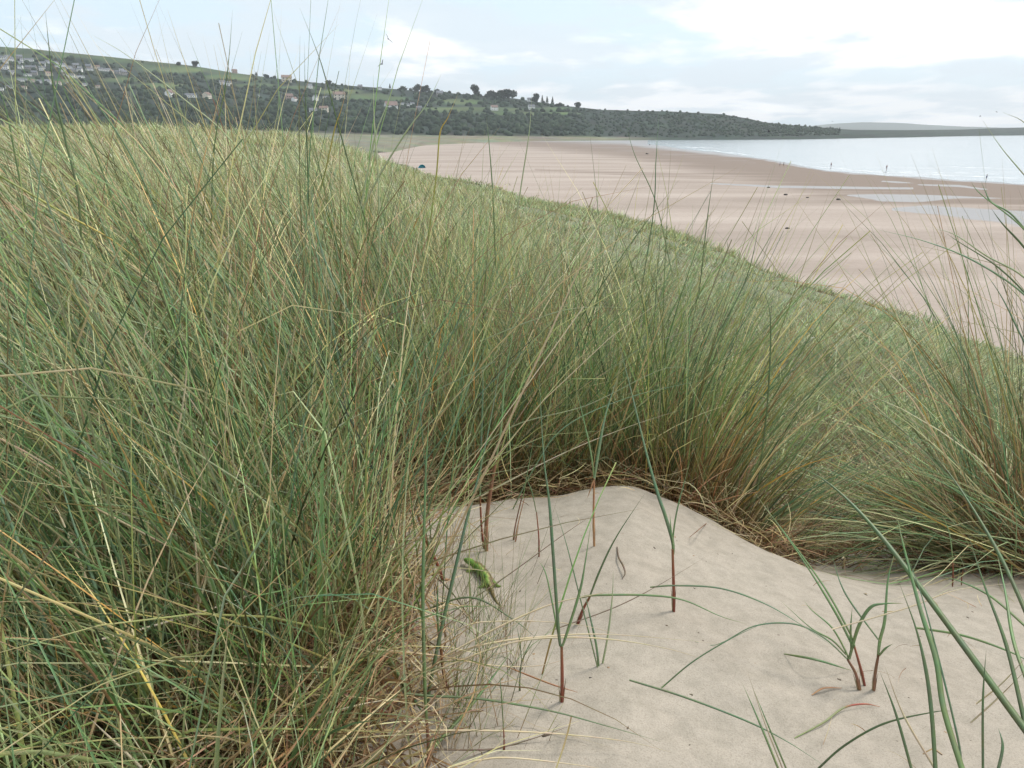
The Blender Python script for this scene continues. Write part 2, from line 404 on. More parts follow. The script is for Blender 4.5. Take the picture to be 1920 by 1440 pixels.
ap = np.clip(-S_.ravel()*10+.3, 0, 1)[:, None]*np.clip((1250-U_.ravel())/100, 0, 1)[:, None]
nz = fbm(U_.ravel()/18, S_.ravel()*9, 51, 4)[:, None]
nf = fbm(P_[:, 0]/55, P_[:, 1]/55, 61, 2)[:, None]
wood = np.array([.028, .042, .032])*(1+1.2*nz)
fld = np.array([.085, .125, .055])*(1+1.1*nf)+np.array([.05, .02, .0])*np.clip(nf*2, 0, 1)
apr = np.array([.185, .18, .125])*(1+.8*nz)
colr = wood*(1-fw)+fld*fw; colr = colr*(1-ap)+apr*ap
idx = np.arange(len(hu)*len(hs)).reshape(len(hu), len(hs))
F = np.stack([idx[:-1, :-1], idx[1:, :-1], idx[1:, 1:], idx[:-1, 1:]], -1).reshape(-1, 4)
o = mesh_obj('hills', P_, F, M_HILL, col=np.clip(colr, .01, 1)); tag(o, kind='structure')
# distant range
dv = [(1480, 241), (1560, 232), (1620, 229), (1680, 230), (1740, 234), (1800, 237), (1900, 240), (2050, 236), (2300, 230), (2700, 236), (3300, 240)]
V = []; F = []
for i in range(120):
    u0 = 1300+i*17; vt = np.interp(u0, [p[0] for p in dv], [p[1] for p in dv])+1.2*fbm(u0/40, 0, 5, 3)
    for q, (rr, vq) in enumerate(((6800, HOR+2.6), (7300, (vt+HOR)/2+.5), (7900, float(vt)), (9300, HOR+2))):
        V.append(at_r(u0, vq, rr))
    if i: b = (i-1)*4; F += [(b+k, b+4+k, b+5+k, b+k+1) for k in range(3)]
o = mesh_obj('distant_hills', V, F, plain('distant_heath', (.07, .09, .07), .95, .002)); tag(o, kind='structure')

def hill_at(u, v):
    s = np.linspace(0, 1, 400); p = hill_pt(np.full(400, float(u)), s); _, q = pix(p[:, 0], p[:, 1], p[:, 2])
    i = int(np.argmin(np.abs(q-v))); return p[i]

# ------------------------------------------------------------------ woodland crowns on the hill (too many to count)
def ico(sub=1):
    import bmesh
    bm = bmesh.new(); bmesh.ops.create_icosphere(bm, subdivisions=sub, radius=1)
    V = np.array([v.co[:] for v in bm.verts]); F = np.array([[v.index for v in f.verts] for f in bm.faces]); bm.free(); return V, F
IV, IF = ico(2)
def crowns(cs, rad, cols, seed=0):
    g = np.random.default_rng(seed); Vs = []; Cs = []; Fs = []; n = len(IV)
    for i, (c, r) in enumerate(zip(cs, rad)):
        d = 1+.55*(g.random(n)-.5)
        v = IV*d[:, None]*np.array([1, 1, .8+.5*g.random()])*r
        Vs.append(v+c); Cs.append(np.tile(cols[i], (n, 1))*(1+.4*(g.random((n, 1))-.5))); Fs.append(IF+i*n)
    return np.concatenate(Vs), np.concatenate(Fs), np.concatenate(Cs)
cs = []; rad = []; cols = []
while len(cs) < 4200:
    u0 = random.uniform(-260, 1575); s0 = random.random()
    p = hill_pt(np.array([u0]), np.array([s0]))[0]; _, q = pix(p[0], p[1], p[2])
    if field_w(np.array([u0]), np.array([q]))[0] > .35 and random.random() > .06: continue
    if 1 < 2 and u0 < 270 and 104 < q < 175 and random.random() < .25: continue
    if s0 > .93 and random.random() < .6: continue
    sz = random.uniform(2.2, 4.6)*(1 if u0 < 1080 else .6)
    sz *= 1.25 if q > 205 and u0 < 1100 else 1
    p[2] += sz*.25; cs.append(p); rad.append(sz)
    g = random.random(); cols.append(np.array([.024+.02*g, .038+.028*g, .026+.012*g])*random.uniform(.7, 1.35))
V, F, cc = crowns(cs, rad, cols, 3)
o = mesh_obj('woodland', V, F, M_CROWN, col=cc, smooth=False)
tag(o, 'dark green woodland and scrub covering the slopes of the far hill', 'woodland', kind='stuff')

# ------------------------------------------------------------------ skyline trees
M_BARK = plain('bark', (.09, .07, .05), .9, 3)
def tree(u, v, hpx, wpx, kind, label):
    p = hill_at(u, v+1); r = math.hypot(p[0], p[1]); k = r/1440.0
    H = hpx*k; W = wpx*k
    t = empty('conifer' if kind == 'conifer' else 'tree', tuple(p)); tag(t, label, 'tree', 'trees standing out on the far skyline')
    g = np.random.default_rng(int(u*7+v))
    # trunk with two limbs
    V = []; F = []
    def tube(a, b, ra, rb):
        i0 = len(V); a = np.array(a, float); b = np.array(b, float)
        for c, rr in ((a, ra), (b, rb)):
            for q in range(6): V.append(c+np.array([math.cos(q*1.047)*rr, math.sin(q*1.047)*rr, 0]))
        for q in range(6): F.append((i0+q, i0+(q+1) % 6, i0+6+(q+1) % 6, i0+6+q))
    tube((0, 0, -1), (0, 0, H*.5), H*.04, H*.025); tube((0, 0, H*.4), (W*.2, 0, H*.7), H*.02, H*.01); tube((0, 0, H*.45), (-W*.2, .3, H*.72), H*.02, H*.01)
    mesh_obj('trunk', V, F, M_BARK, t)
    n = 620; Q = []
    if kind == 'conifer':
        h = g.random(n)**.8; rr = (1-h)*W*.5*np.sqrt(g.random(n)); a = g.random(n)*6.28
        Q = np.stack([np.cos(a)*rr, np.sin(a)*rr, H*(.15+.85*h)], 1)
    else:
        lobes = [(g.normal(0, W*.22), g.normal(0, W*.2), H*g.uniform(.28, .70), W*g.uniform(.24, .36)) for _ in range(7)]
        for i in range(n):
            l = lobes[i % 7]; d = g.normal(size=3); d /= np.linalg.norm(d); d *= l[3]*g.random()**.35
            Q.append((l[0]+d[0], l[1]+d[1], l[2]+d[2]*.8))
        Q = np.array(Q)
    s = W*.075; V = []; F = []; cc = []
    for i, q in enumerate(Q):
        a = g.normal(size=3); a /= np.linalg.norm(a); b = np.cross(a, g.normal(size=3)); b /= np.linalg.norm(b)
        V += [q+a*s, q+b*s, q-a*s, q-b*s]; F.append((4*i, 4*i+1, 4*i+2, 4*i+3)); cc += [np.array([.035, .05, .03])*g.uniform(.6, 1.4)]*4
    mesh_obj('crown', V, F, M_CROWN, t, col=np.array(cc), smooth=False)
TREES = [(893, 179, 20, 22, 'round', 'large round dark tree alone on the skyline, left of the white ridge house'),
 (922, 183, 15, 16, 'round', 'tree just left of the white house on the ridge'),
 (955, 188, 24, 26, 'round', 'broad tall tree just right of the white ridge house'),
 (938, 184, 17, 14, 'round', 'tree rising directly behind the white ridge house'),
 (1003, 193, 20, 17, 'round', 'high crowned pine above the two white cottages on the ridge end'),
 (1016, 194, 15, 6, 'conifer', 'first slim conifer right of the high crowned pine'),
 (1025, 195, 14, 7, 'conifer', 'middle slim conifer of the skyline row beside the pine'),
 (1035, 197, 15, 7, 'conifer', 'last slim conifer of the skyline row, farthest from the pine'),
 (1083, 203, 12, 13, 'round', 'lone small round tree where the ridge drops to the headland'),
 (1047, 199, 7, 10, 'round', 'low bushy tree between the conifers and the lone round tree'),
 (735, 166, 9, 5, 'conifer', 'small pointed conifer on the ridge above the red roofed white house'),
 (785, 172, 14, 16, 'round', 'left tree of the bushy pair on the middle ridge'),
 (801, 173, 14, 15, 'round', 'right tree of the bushy pair on the middle ridge'),
 (758, 170, 10, 14, 'round', 'low round tree between the ridge conifer and the bushy pair'),
 (820, 176, 9, 12, 'round', 'small tree right of the bushy pair on the middle ridge'),
 (381, 125, 10, 11, 'round', 'dark round tree standing on the bare left ridge'),
 (352, 121, 5, 9, 'round', 'low bush like tree left of the dark round ridge tree'),
 (491, 142, 7, 6, 'conifer', 'tiny pointed tree on the ridge right of the skyline cottage'),
 (508, 146, 7, 9, 'round', 'small round tree on the ridge beside the tiny pointed tree'),
 (620, 158, 7, 12, 'round', 'low dark tree on the ridge left of the distant blue gap'),
 (1222, 210, 4, 5, 'round', 'tiny tree on top of the dark headland'),
 (1574, 246, 7, 5, 'conifer', 'small dark tree at the low tip of the headland')]
for a in TREES: tree(*a)

# ------------------------------------------------------------------ houses
WALL = {'white': plain('white_render', (.84, .83, .81), .8, .5, .08), 'cream': plain('cream_render', (.66, .60, .50), .8, .5, .1),
        'grey': plain('stone_wall', (.33, .31, .29), .9, .8, .25), 'pink': plain('brick_wall', (.45, .32, .27), .9, .8, .2)}
ROOF = {'slate': plain('slate_roof', (.16, .17, .19), .7, 1, .2), 'red': plain('red_tile_roof', (.22, .155, .135), .8, 1, .2), 'brown': plain('brown_tile_roof', (.24, .17, .14), .8, 1, .2)}
M_GLASS = plain('window_glass', (.05, .06, .07), .15, 1, .1, .6)
def boxm(V, F, x0, x1, y0, y1, z0, z1):
    b = len(V)
    V += [(x0, y0, z0), (x1, y0, z0), (x1, y1, z0), (x0, y1, z0), (x0, y0, z1), (x1, y0, z1), (x1, y1, z1), (x0, y1, z1)]
    F += [(b, b+3, b+2, b+1), (b+4, b+5, b+6, b+7), (b, b+1, b+5, b+4), (b+1, b+2, b+6, b+5), (b+2, b+3, b+7, b+6), (b+3, b, b+4, b+7)]
def proto_house(wall, roof, W, D, H, RH, dormer=False):
    h = empty('house', (0, 0, 0))
    V = []; F = []; boxm(V, F, -W/2, W/2, -D/2, D/2, -4, H)
    b = len(V); V += [(-W/2, -D/2, H), (-W/2, D/2, H), (-W/2, 0, H+RH), (W/2, -D/2, H), (W/2, D/2, H), (W/2, 0, H+RH)]
    F += [(b, b+2, b+1), (b+3, b+4, b+5)]
    mesh_obj('wall', V, F, WALL[wall], h, smooth=False)
    e = .35; k = RH/(D/2); V = []; F = []
    zo = H-e*k
    V = [(-W/2-e, -D/2-e, zo+.05), (W/2+e, -D/2-e, zo+.05), (W/2+e, 0, H+RH+.05), (-W/2-e, 0, H+RH+.05), (-W/2-e, D/2+e, zo+.05), (W/2+e, D/2+e, zo+.05)]
    V += [(a, b_, c+.22) for a, b_, c in V]
    F = [(6, 7, 8, 9), (9, 8, 11, 10), (0, 3, 2, 1), (3, 4, 5, 2), (0, 1, 7, 6), (5, 4, 10, 11), (0, 6, 9, 3), (3, 9, 10, 4), (1, 2, 8, 7), (2, 5, 11, 8)]
    rf = mesh_obj('roof', V, F, ROOF[roof], h, smooth=False)
    V = []; F = []; boxm(V, F, W*.36, W*.36+.9, -.45, .45, H+RH*.6, H+RH+1.1); mesh_obj('chimney', V, F, WALL['grey'], rf, smooth=False)
    nz = 2 if H > 4 else 1; nx = max(2, int(W/3.2))
    for iz in range(nz):
        for ix in range(nx):
            cx = -W/2+W*(ix+.5)/nx; cz = 1.3+iz*2.6
            V = []; F = []; boxm(V, F, cx-.65, cx+.65, -D/2-.06, -D/2+.1, cz-.6, cz+.6); mesh_obj('window', V, F, M_GLASS, h, smooth=False)
    return h
PR = {}
for key, args in {'white': ('white', 'slate', 11, 7, 5, 3), 'white_red': ('white', 'red', 12, 8, 4.6, 3.6), 'cream': ('cream', 'brown', 12, 7.5, 5, 2.8),
                  'grey': ('grey', 'slate', 10, 7, 5, 3), 'pink': ('pink', 'red', 10, 7, 5, 3.2), 'long': ('white', 'slate', 18, 7, 3.4, 2.6)}.items():
    PR[key] = proto_house(*args)
used = set()
def place_house(key, u, v, wpx, label, group, rz=None):
    src = PR[key]; p = hill_at(u, v+2.5); r = math.hypot(p[0], p[1])
    W = {'white': 11, 'white_red': 12, 'cream': 12, 'grey': 10, 'pink': 10, 'long': 18}[key]
    sc = min(1.7, max(.5, .82*wpx*r/1440/W))
    if key in used:
        h = src.copy(); C.objects.link(h)
        for ch in src.children:
            c = ch.copy(); C.objects.link(c); c.parent = h
            for g in ch.children: d = g.copy(); C.objects.link(d); d.parent = c
    else: h = src; used.add(key)
    h.location = tuple(p); h.scale = (sc,)*3
    az = math.atan2(p[0], p[1]); h.rotation_euler = (0, 0, -az+(rz if rz is not None else random.uniform(-.5, .5)))
    tag(h, label, 'house', group); return h
G1 = 'single houses scattered along the far hillside'
for a in [('white_red', 735, 204, 26, 'white house with red roof above the dark wood, left of the green field strip', .3),
          ('cream', 640, 184, 24, 'wide cream house beside the green field below the middle ridge', .1),
          ('white', 596, 186, 14, 'white gabled house just left of the wide cream house', 1.2),
          ('pink', 548, 184, 14, 'brick house with red roof, left one of its pair on the middle hillside', .2),
          ('white_red', 557, 187, 12, 'white house with red roof next to the brick house on the middle hillside', 1.0),
          ('white', 590, 211, 16, 'lowest white house in the dark wood beneath the gabled house', .1),
          ('cream', 610, 207, 18, 'low cream house beside the lowest white house in the wood', -.2),
          ('white_red', 927, 204, 15, 'small white house with reddish roof at the end of the long green field', .3),
          ('white', 996, 203, 14, 'white cottage low on the ridge end below the high crowned pine', .3),
          ('white', 993, 188, 11, 'small white cottage on the ridge end under the pine', .2),
          ('long', 930, 179, 24, 'long white house on the ridge among the big trees', .05),
          ('long', 805, 197, 16, 'long low white building right of the little row of three cottages', .1),
          ('white', 757, 195, 8, 'left cottage of the little white row of three', .1),
          ('white', 766, 197, 8, 'middle cottage of the little white row of three', .1),
          ('white', 775, 195, 9, 'right cottage of the little white row of three', .1),
          ('grey', 787, 205, 12, 'grey stone house tucked in trees right of the red roofed white house', .2),
          ('white', 587, 163, 11, 'white house high under the ridge, above the green fields', .5),
          ('cream', 546, 151, 20, 'pale long house standing on the ridge line', .1),
          ('pink', 452, 134, 9, 'small brick cottage poking above the left ridge line', .3),
          ('white', 427, 156, 11, 'left of the two white houses high above the white gabled row', .3),
          ('white', 438, 158, 12, 'right of the two white houses high above the white gabled row', -.2),
          ('white', 614, 184, 9, 'tiny white cottage between the gabled house and the wide cream house', .4),
          ('white_red', 329, 179, 20, 'white house with red gable at the left end of the lower hillside row', 1.0),
          ('long', 366, 180, 22, 'long white house in the lower hillside row beside the red gable', .1),
          ('cream', 396, 182, 18, 'cream house at the right end of the lower hillside row', 1.1),
          ('white', 489, 181, 9, 'single white cottage halfway between the lower row and the brick house', .3),
          ('grey', 680, 163, 9, 'grey house in trees near the ridge, left of the pointed conifer', .3),
          ('white', 716, 166, 8, 'tiny white house at the ridge just left of the pointed conifer', .2),
          ('grey', 826, 178, 14, 'low grey house on the middle ridge right of the bushy pair of trees', .2)]:
    place_house(a[0], a[1], a[2], a[3], a[4], G1, a[5])
LV = {'white': 'white rendered house with grey roof in the crowded village on the left hillside', 'white_red': 'white house with red tiled roof in the crowded village on the left hillside',
      'cream': 'cream house with brown roof in the crowded village on the left hillside', 'grey': 'grey stone house with slate roof in the crowded village on the left hillside',
      'pink': 'brick house with red roof in the crowded village on the left hillside', 'long': 'long low white building in the crowded village on the left hillside'}
rows = [[(-140, 100), (5, 110), (90, 113), (140, 121)], [(-120, 108), (0, 118), (60, 117), (150, 125), (262, 133)], [(-160, 128), (0, 134), (30, 138), (120, 140), (175, 146)],
        [(60, 150), (100, 153), (150, 158), (215, 163)], [(-100, 155), (0, 168), (70, 163)], [(-60, 142), (0, 128), (60, 126), (140, 132), (200, 130), (265, 142)], [(0, 112), (40, 109), (90, 108)], [(150, 127), (205, 128), (240, 136)]]
for rw in rows:
    u0 = rw[0][0]
    while u0 < rw[-1][0]:
        v0 = np.interp(u0, [p[0] for p in rw], [p[1] for p in rw])+random.uniform(-1.5, 1.5)
        key = random.choices(['white', 'white_red', 'cream', 'grey', 'pink', 'long'], [8, .8, 2, 3, .7, 1.6])[0]
        w = random.uniform(6.5, 11)
        if key == 'long': w *= 1.4
        place_house(key, u0, v0, w, LV[key], 'houses of the left hillside village: '+key.replace('_', ' and '))
        u0 += w*random.uniform(1.05, 3.0)
for (u0, v0, key, w) in []: pass

# ------------------------------------------------------------------ grass blades
def colmix(stops, s):
    s = np.asarray(s); ks = [p[0] for p in stops]
    return np.stack([np.interp(s, ks, [p[1][i] for p in stops]) for i in range(3)], -1)
PAL = {  # blade feet brown; in the green tones darkened further to paint tussock shade
 'green':  [(0, (.12, .055, .03)), (.18, (.18, .11, .055)), (.32, (.13, .175, .075)), (.7, (.14, .215, .10)), (.93, (.20, .25, .13)), (1, (.34, .30, .17))],
 'blue':   [(0, (.12, .055, .032)), (.18, (.15, .105, .055)), (.3, (.105, .165, .095)), (.8, (.15, .225, .14)), (1, (.23, .27, .18))],
 'pale':   [(0, (.26, .18, .11)), (.2, (.23, .24, .13)), (.6, (.27, .32, .18)), (1, (.40, .37, .24))],
 'olive':  [(0, (.15, .065, .03)), (.28, (.19, .17, .07)), (.6, (.20, .215, .085)), (1, (.32, .28, .15))],
 'straw':  [(0, (.26, .16, .10)), (.3, (.42, .32, .19)), (.8, (.52, .43, .29)), (1, (.46, .38, .26))],
 'orange': [(0, (.24, .14, .07)), (.35, (.34, .24, .08)), (.6, (.48, .27, .07)), (1, (.42, .30, .16))],
 'brown':  [(0, (.11, .055, .03)), (.4, (.22, .13, .075)), (1, (.36, .25, .16))],
 'rust':   [(0, (.16, .06, .04)), (.35, (.27, .13, .08)), (1, (.38, .25, .16))],
}
PN = list(PAL)
def field_blades(bx, by, L, tilt, phi, bend, w, pal, K=6, sides=3, dphi=None, z0=None, sink=.01, rgen=rng, hero=False, tint=None):
    """numpy build of N curved, tapered, folded leaf blades -> V, F, colour"""
    N = len(bx); s = np.linspace(0, 1, K+1)
    z = gz(bx, by)-sink if z0 is None else z0
    if dphi is None: dphi = rgen.normal(0, .25, N)
    kink = np.where(rgen.random(N) < .055, rgen.uniform(.5, 1.5, N), 0); kat = rgen.uniform(.35, .8, N)
    P = np.zeros((N, K+1, 3)); P[:, 0] = np.stack([bx, by, z], 1)
    T = np.zeros((N, K+1, 3))
    for k in range(K+1):
        th = tilt+bend*s[k]**1.6+kink*(s[k] > kat); th = np.minimum(th, 2.3); ph = phi+dphi*s[k]
        T[:, k] = np.stack([np.sin(th)*np.cos(ph), np.sin(th)*np.sin(ph), np.cos(th)], 1)
        if k: P[:, k] = P[:, k-1]+(T[:, k-1]+T[:, k])*.5*(L/K)[:, None]
    # keep above ground
    g = gz(P[:, 2:, 0].ravel(), P[:, 2:, 1].ravel()).reshape(N, K-1)+.004
    P[:, 2:, 2] = np.maximum(P[:, 2:, 2], g)
    rot = rgen.random(N)*math.pi
    up = np.array([0, 0, 1.0]); A = np.cross(T, up); nA = np.linalg.norm(A, axis=-1, keepdims=True)
    A = np.where(nA < .05, np.array([1.0, 0, 0]), A/np.maximum(nA, 1e-6)); B = np.cross(T, A)
    tw = rot[:, None]+rgen.normal(0, .5, N)[:, None]*s[None]
    Wd = A*np.cos(tw)[..., None]+B*np.sin(tw)[..., None]; Nn = -A*np.sin(tw)[..., None]+B*np.cos(tw)[..., None]
    prof = np.interp(s, [0, .08, .35, .8, 1], [.75, 1, 1, .5, .06])
    pf = np.where((rgen.random(N) < .13)[:, None], np.maximum(prof, .55)[None], prof[None]); hw = (w[:, None]*pf*.5)[..., None]
    if sides == 3: ring = np.stack([P-Wd*hw, P+Nn*hw*.75, P+Wd*hw], 2)
    else: ring = np.stack([P-Wd*hw, P+Wd*hw], 2)
    V = ring.reshape(-1, 3); n = sides
    base = (np.arange(N)*(K+1)*n)[:, None, None]+(np.arange(K)*n)[None, :, None]+np.arange(n-1)[None, None, :]
    F = np.stack([base, base+1, base+n+1, base+n], -1).reshape(-1, 4)
    col = np.zeros((N, K+1, 3))
    for i, nm in enumerate(PN):
        m = pal == i
        if m.any(): col[m] = colmix(PAL[nm], s)[None]
    col = col*np.array([1.18, 1.23, 1.03]); col *= (rgen.normal(1, .30, N).clip(.42, 1.9))[:, None, None]
    col *= 1+rgen.normal(0, .05, (N, 1, 3))
    if tint is not None: col *= tint[:, None, :]
    col = np.repeat(col[:, :, None, :], n, 2).reshape(-1, 3)
    d = np.sqrt(P[..., 0]**2+P[..., 1]**2+(P[..., 2]-EYE)**2).min(1)
    bad = d < np.where(P[:, 0, 0] < 0, .55, .5)
    if not hero: bad |= (d < .78) & (w > .0032)
    if not hero:
        te = ((P[..., 2]-EYE)/np.hypot(P[..., 0], P[..., 1]).clip(.2)).max(1); rr_ = rgen.random(N)
        bad |= (te > .14) & (rr_ < .82); bad |= (te > .02) & (P[:, 0, 0] > -.55) & (rr_ < .9); bad |= (te > .0) & (np.hypot(bx, by) < 1.6) & (rr_ < .88)
    if not hero:
        pu, pv = pix(P[..., 0].ravel(), P[..., 1].ravel(), P[..., 2].ravel()); pu = pu.reshape(N, -1); pv = pv.reshape(N, -1)
        rb = np.hypot(bx, by)
        def near_box(a0, b0, a1, b1):
            h = np.zeros(N, bool)
            for k in range(K):
                for f in (0, .25, .5, .75):
                    a = pu[:, k]*(1-f)+pu[:, k+1]*f; b = pv[:, k]*(1-f)+pv[:, k+1]*f; h |= (a > a0) & (a < a1) & (b > b0) & (b < b1)
            return h
        rnd = rgen.random(N)
        bad |= ((pu > 810) & (pv < 232)).any(1) & (rnd < .97) | ((pu > 1000) & (pv < 300)).any(1) & (bx < 0)
        bad |= near_box(862, 1036, 958, 1128) & (rnd < .975) & (rb < 1.62)
        bad |= near_box(858, 950, 1240, 1440) & (rnd < .62) & (rb < 1.7)
        bad |= near_box(1000, 945, 1500, 1440) & (rnd < .85) & (rb < 1.7)
    if bad.any():
        keep = ~bad; kk = np.repeat(keep, (K+1)*n); mp = np.cumsum(kk)-1
        V = V[kk]; col = col[kk]; F = F[np.repeat(keep, K*(n-1))]; F = mp[F]
    return V, F, col.clip(.01, .9)
def pals(N, weights, g=rng):
    w = np.array([weights.get(n, 0) for n in PN], float); return g.choice(len(PN), N, p=w/w.sum())
def join(parts):
    Vs = []; Fs = []; Cs = []; o = 0
    for V, F, c in parts: Vs.append(V); Fs.append(F+o); Cs.append(c); o += len(V)
    return np.concatenate(Vs), np.concatenate(Fs), np.concatenate(Cs)
def lean(bx, by):
    """mean sideways lean: to the left in the left mass, upright in the middle, to the right at the right"""
    uh = 960+1479*bx/np.maximum(by, .2)
    return np.interp(uh, [-200, 300, 700, 1000, 1300, 1600], [-.6, -.52, -.36, -.12, .16, .45])
def clump_blades(n_clumps, per, sampler, Lf, wts, wf, spread=.25, rad=.07, K=6, sides=3, leanf=1.0, bendm=.30, seed=1, tilt_extra=0):
    g = np.random.default_rng(seed); cx, cy = sampler(n_clumps, g); n_clumps = len(cx)
    idx = np.repeat(np.arange(n_clumps), per); N = len(idx)
    ox = g.normal(0, rad, N); oy = g.normal(0, rad, N)
    bx = cx[idx]+ox; by = cy[idx]+oy
    cl = g.normal(0, .22, (n_clumps, 2))
    lx = lean(bx, by)*leanf*np.clip(.35+.45*(np.hypot(bx, by)-.6), .35, 1)+cl[idx, 0]+ox/rad*.10+g.normal(0, spread, N)+tilt_extra*g.normal(0, 1, N)
    ly = cl[idx, 1]+oy/rad*.10+g.normal(0, spread, N)-.03
    tilt = np.arctan(np.hypot(lx, ly)); phi = np.arctan2(ly, lx)
    L = Lf(bx, by, g)*g.normal(1, .2, N).clip(.4, 1.45)
    bend = np.abs(g.normal(bendm, .3, N))*np.where(g.random(N) < .12, 2.2, 1)
    r = np.hypot(bx, by); w = wf(r, g, N)
    p = pals(N, wts, g) if isinstance(wts, dict) else wts(bx, by, g, N)
    if isinstance(wts, dict): cp = pals(n_clumps, wts, g)
    else: cp = wts(cx, cy, g, n_clumps)
    p = np.where(g.random(N) < .42, cp[idx], p)
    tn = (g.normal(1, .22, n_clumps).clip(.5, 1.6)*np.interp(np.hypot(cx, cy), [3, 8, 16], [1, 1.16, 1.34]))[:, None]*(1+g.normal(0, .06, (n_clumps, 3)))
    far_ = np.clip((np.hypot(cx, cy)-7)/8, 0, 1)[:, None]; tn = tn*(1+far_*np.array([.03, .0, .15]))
    L = L*(g.normal(1, .12, n_clumps).clip(.6, 1.3))[idx]
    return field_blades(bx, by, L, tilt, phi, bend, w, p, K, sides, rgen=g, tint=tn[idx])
def wnear(r, g, N): return g.uniform(.0019, .0050, N)*np.where(g.random(N)<.08,1.45,1)*(1+.12*np.clip(r-1.5, 0, 5))
def Lleft(bx, by, g):
    r = np.hypot(bx, by)
    L = np.interp(r, [.5, .8, 1.2, 1.8, 2.6, 6], [.26, .38, .58, .84, .95, .95])
    return L*(.85+.5*(vnoise(bx*1.3, by*1.3, 5)))
MIXW = {'green': 5.5, 'blue': 3, 'pale': 4.4, 'olive': 2.5, 'straw': 2.5, 'orange': .3, 'brown': 1.3}
def wmix(bx, by, g, N):
    t = vnoise(bx*1.1+3, by*1.1, 88); p1 = pals(N, MIXW, g)
    p2 = pals(N, {'straw': 3.5, 'brown': 3, 'olive': 2, 'pale': 1.5, 'green': 1.5}, g)
    return np.where(g.random(N) < np.clip((t-.55)*1.6+.05, .03, .6), p2, p1)

def samp_left(n, g, r0=.55, r1=3.2):
    r = np.sqrt(g.uniform(r0**2, r1**2, n*4)); a = np.radians(g.uniform(-62, -2, n*4))
    x = np.sin(a)*r; y = np.cos(a)*r; m = veg_mask(x, y) > .6; x, y = x[m], y[m]; return x[:n], y[:n]
def samp_left_far(n, g): return samp_polar(n, g, -56, 4, 3.0, 9)
def samp_polar(n, g, a0, a1, r0, r1, p=1.0):
    r = np.exp(g.uniform(math.log(r0), math.log(r1), n)) if p == 0 else np.sqrt(g.uniform(r0**2, r1**2, n))
    a = np.radians(g.uniform(a0, a1, n)); x = np.sin(a)*r; y = np.cos(a)*r; m = veg_mask(x, y) > .5
    return x[m], y[m]
parts = [
 clump_blades(330, 26, samp_left, Lleft, wmix, wnear, seed=1, rad=.05),
 clump_blades(150, 18, lambda n, g: samp_left(n, g, .5, 1.3), Lleft, wmix, lambda r, g, N: g.uniform(.0014, .0034, N), seed=17, spread=.4),
 # low understory
 clump_blades(230, 12, samp_left, lambda x, y, g: np.interp(np.hypot(x, y), [.5, 1, 3], [.16, .26, .4]), {'green': 4, 'olive': 3, 'straw': 3, 'brown': 3.5, 'blue': 1.5}, lambda r, g, N: g.uniform(.001, .0024, N), spread=.75, bendm=.7, K=4, sides=2, seed=2),
 # a few long ones that stand above the canopy
 clump_blades(190, 5, lambda n, g: samp_left(n, g, 1.3, 3.2), lambda x, y, g: 1.12+0*x, {'blue': 4, 'green': 3, 'pale': 3}, lambda r, g, N: g.uniform(.0028, .0044, N), spread=.2, K=8, seed=3, bendm=.25),
]
V, F, cc = join(parts)
o = mesh_obj('marram_grass', V, F, M_BLADE, col=cc); tag(o, 'dense tall marram grass leaning left over the whole left side', 'grass', kind='stuff')

parts = [
 clump_blades(420, 15, lambda n, g: samp_polar(n, g, -56, 1, 3.0, 7.5), lambda x, y, g: .66+.2*vnoise(x, y, 9), wmix, lambda r, g, N: g.uniform(.003, .0068, N)*(1+.14*(r-3)), K=5, sides=2, seed=4),
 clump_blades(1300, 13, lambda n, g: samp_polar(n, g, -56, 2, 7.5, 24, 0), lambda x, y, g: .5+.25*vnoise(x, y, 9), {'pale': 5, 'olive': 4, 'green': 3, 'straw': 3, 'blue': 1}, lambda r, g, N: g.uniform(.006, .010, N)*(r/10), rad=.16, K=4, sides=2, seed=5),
]
V, F, cc = join(parts)
o = mesh_obj('dune_grass', V, F, M_BLADE, col=cc); tag(o, 'pale green dune grass running back over the dune top on the left', 'grass', kind='stuff')

def ragged(n, g):
    x, y = samp_polar(n*6, g, -9, 48, 40, 380, 0); z = gz(x, y); p = np.clip(1-np.abs(z-.9)/1.1, 0, 1)*(vnoise(x/4, y/4, 15) > .42)
    m = g.random(len(x)) < p; return x[m][:n], y[m][:n]
def patchy(xy):
    x, y = xy; m = vnoise(x/5+7, y/5, 19)+.5*vnoise(x/1.7, y/1.7, 23) > .52; return x[m], y[m]
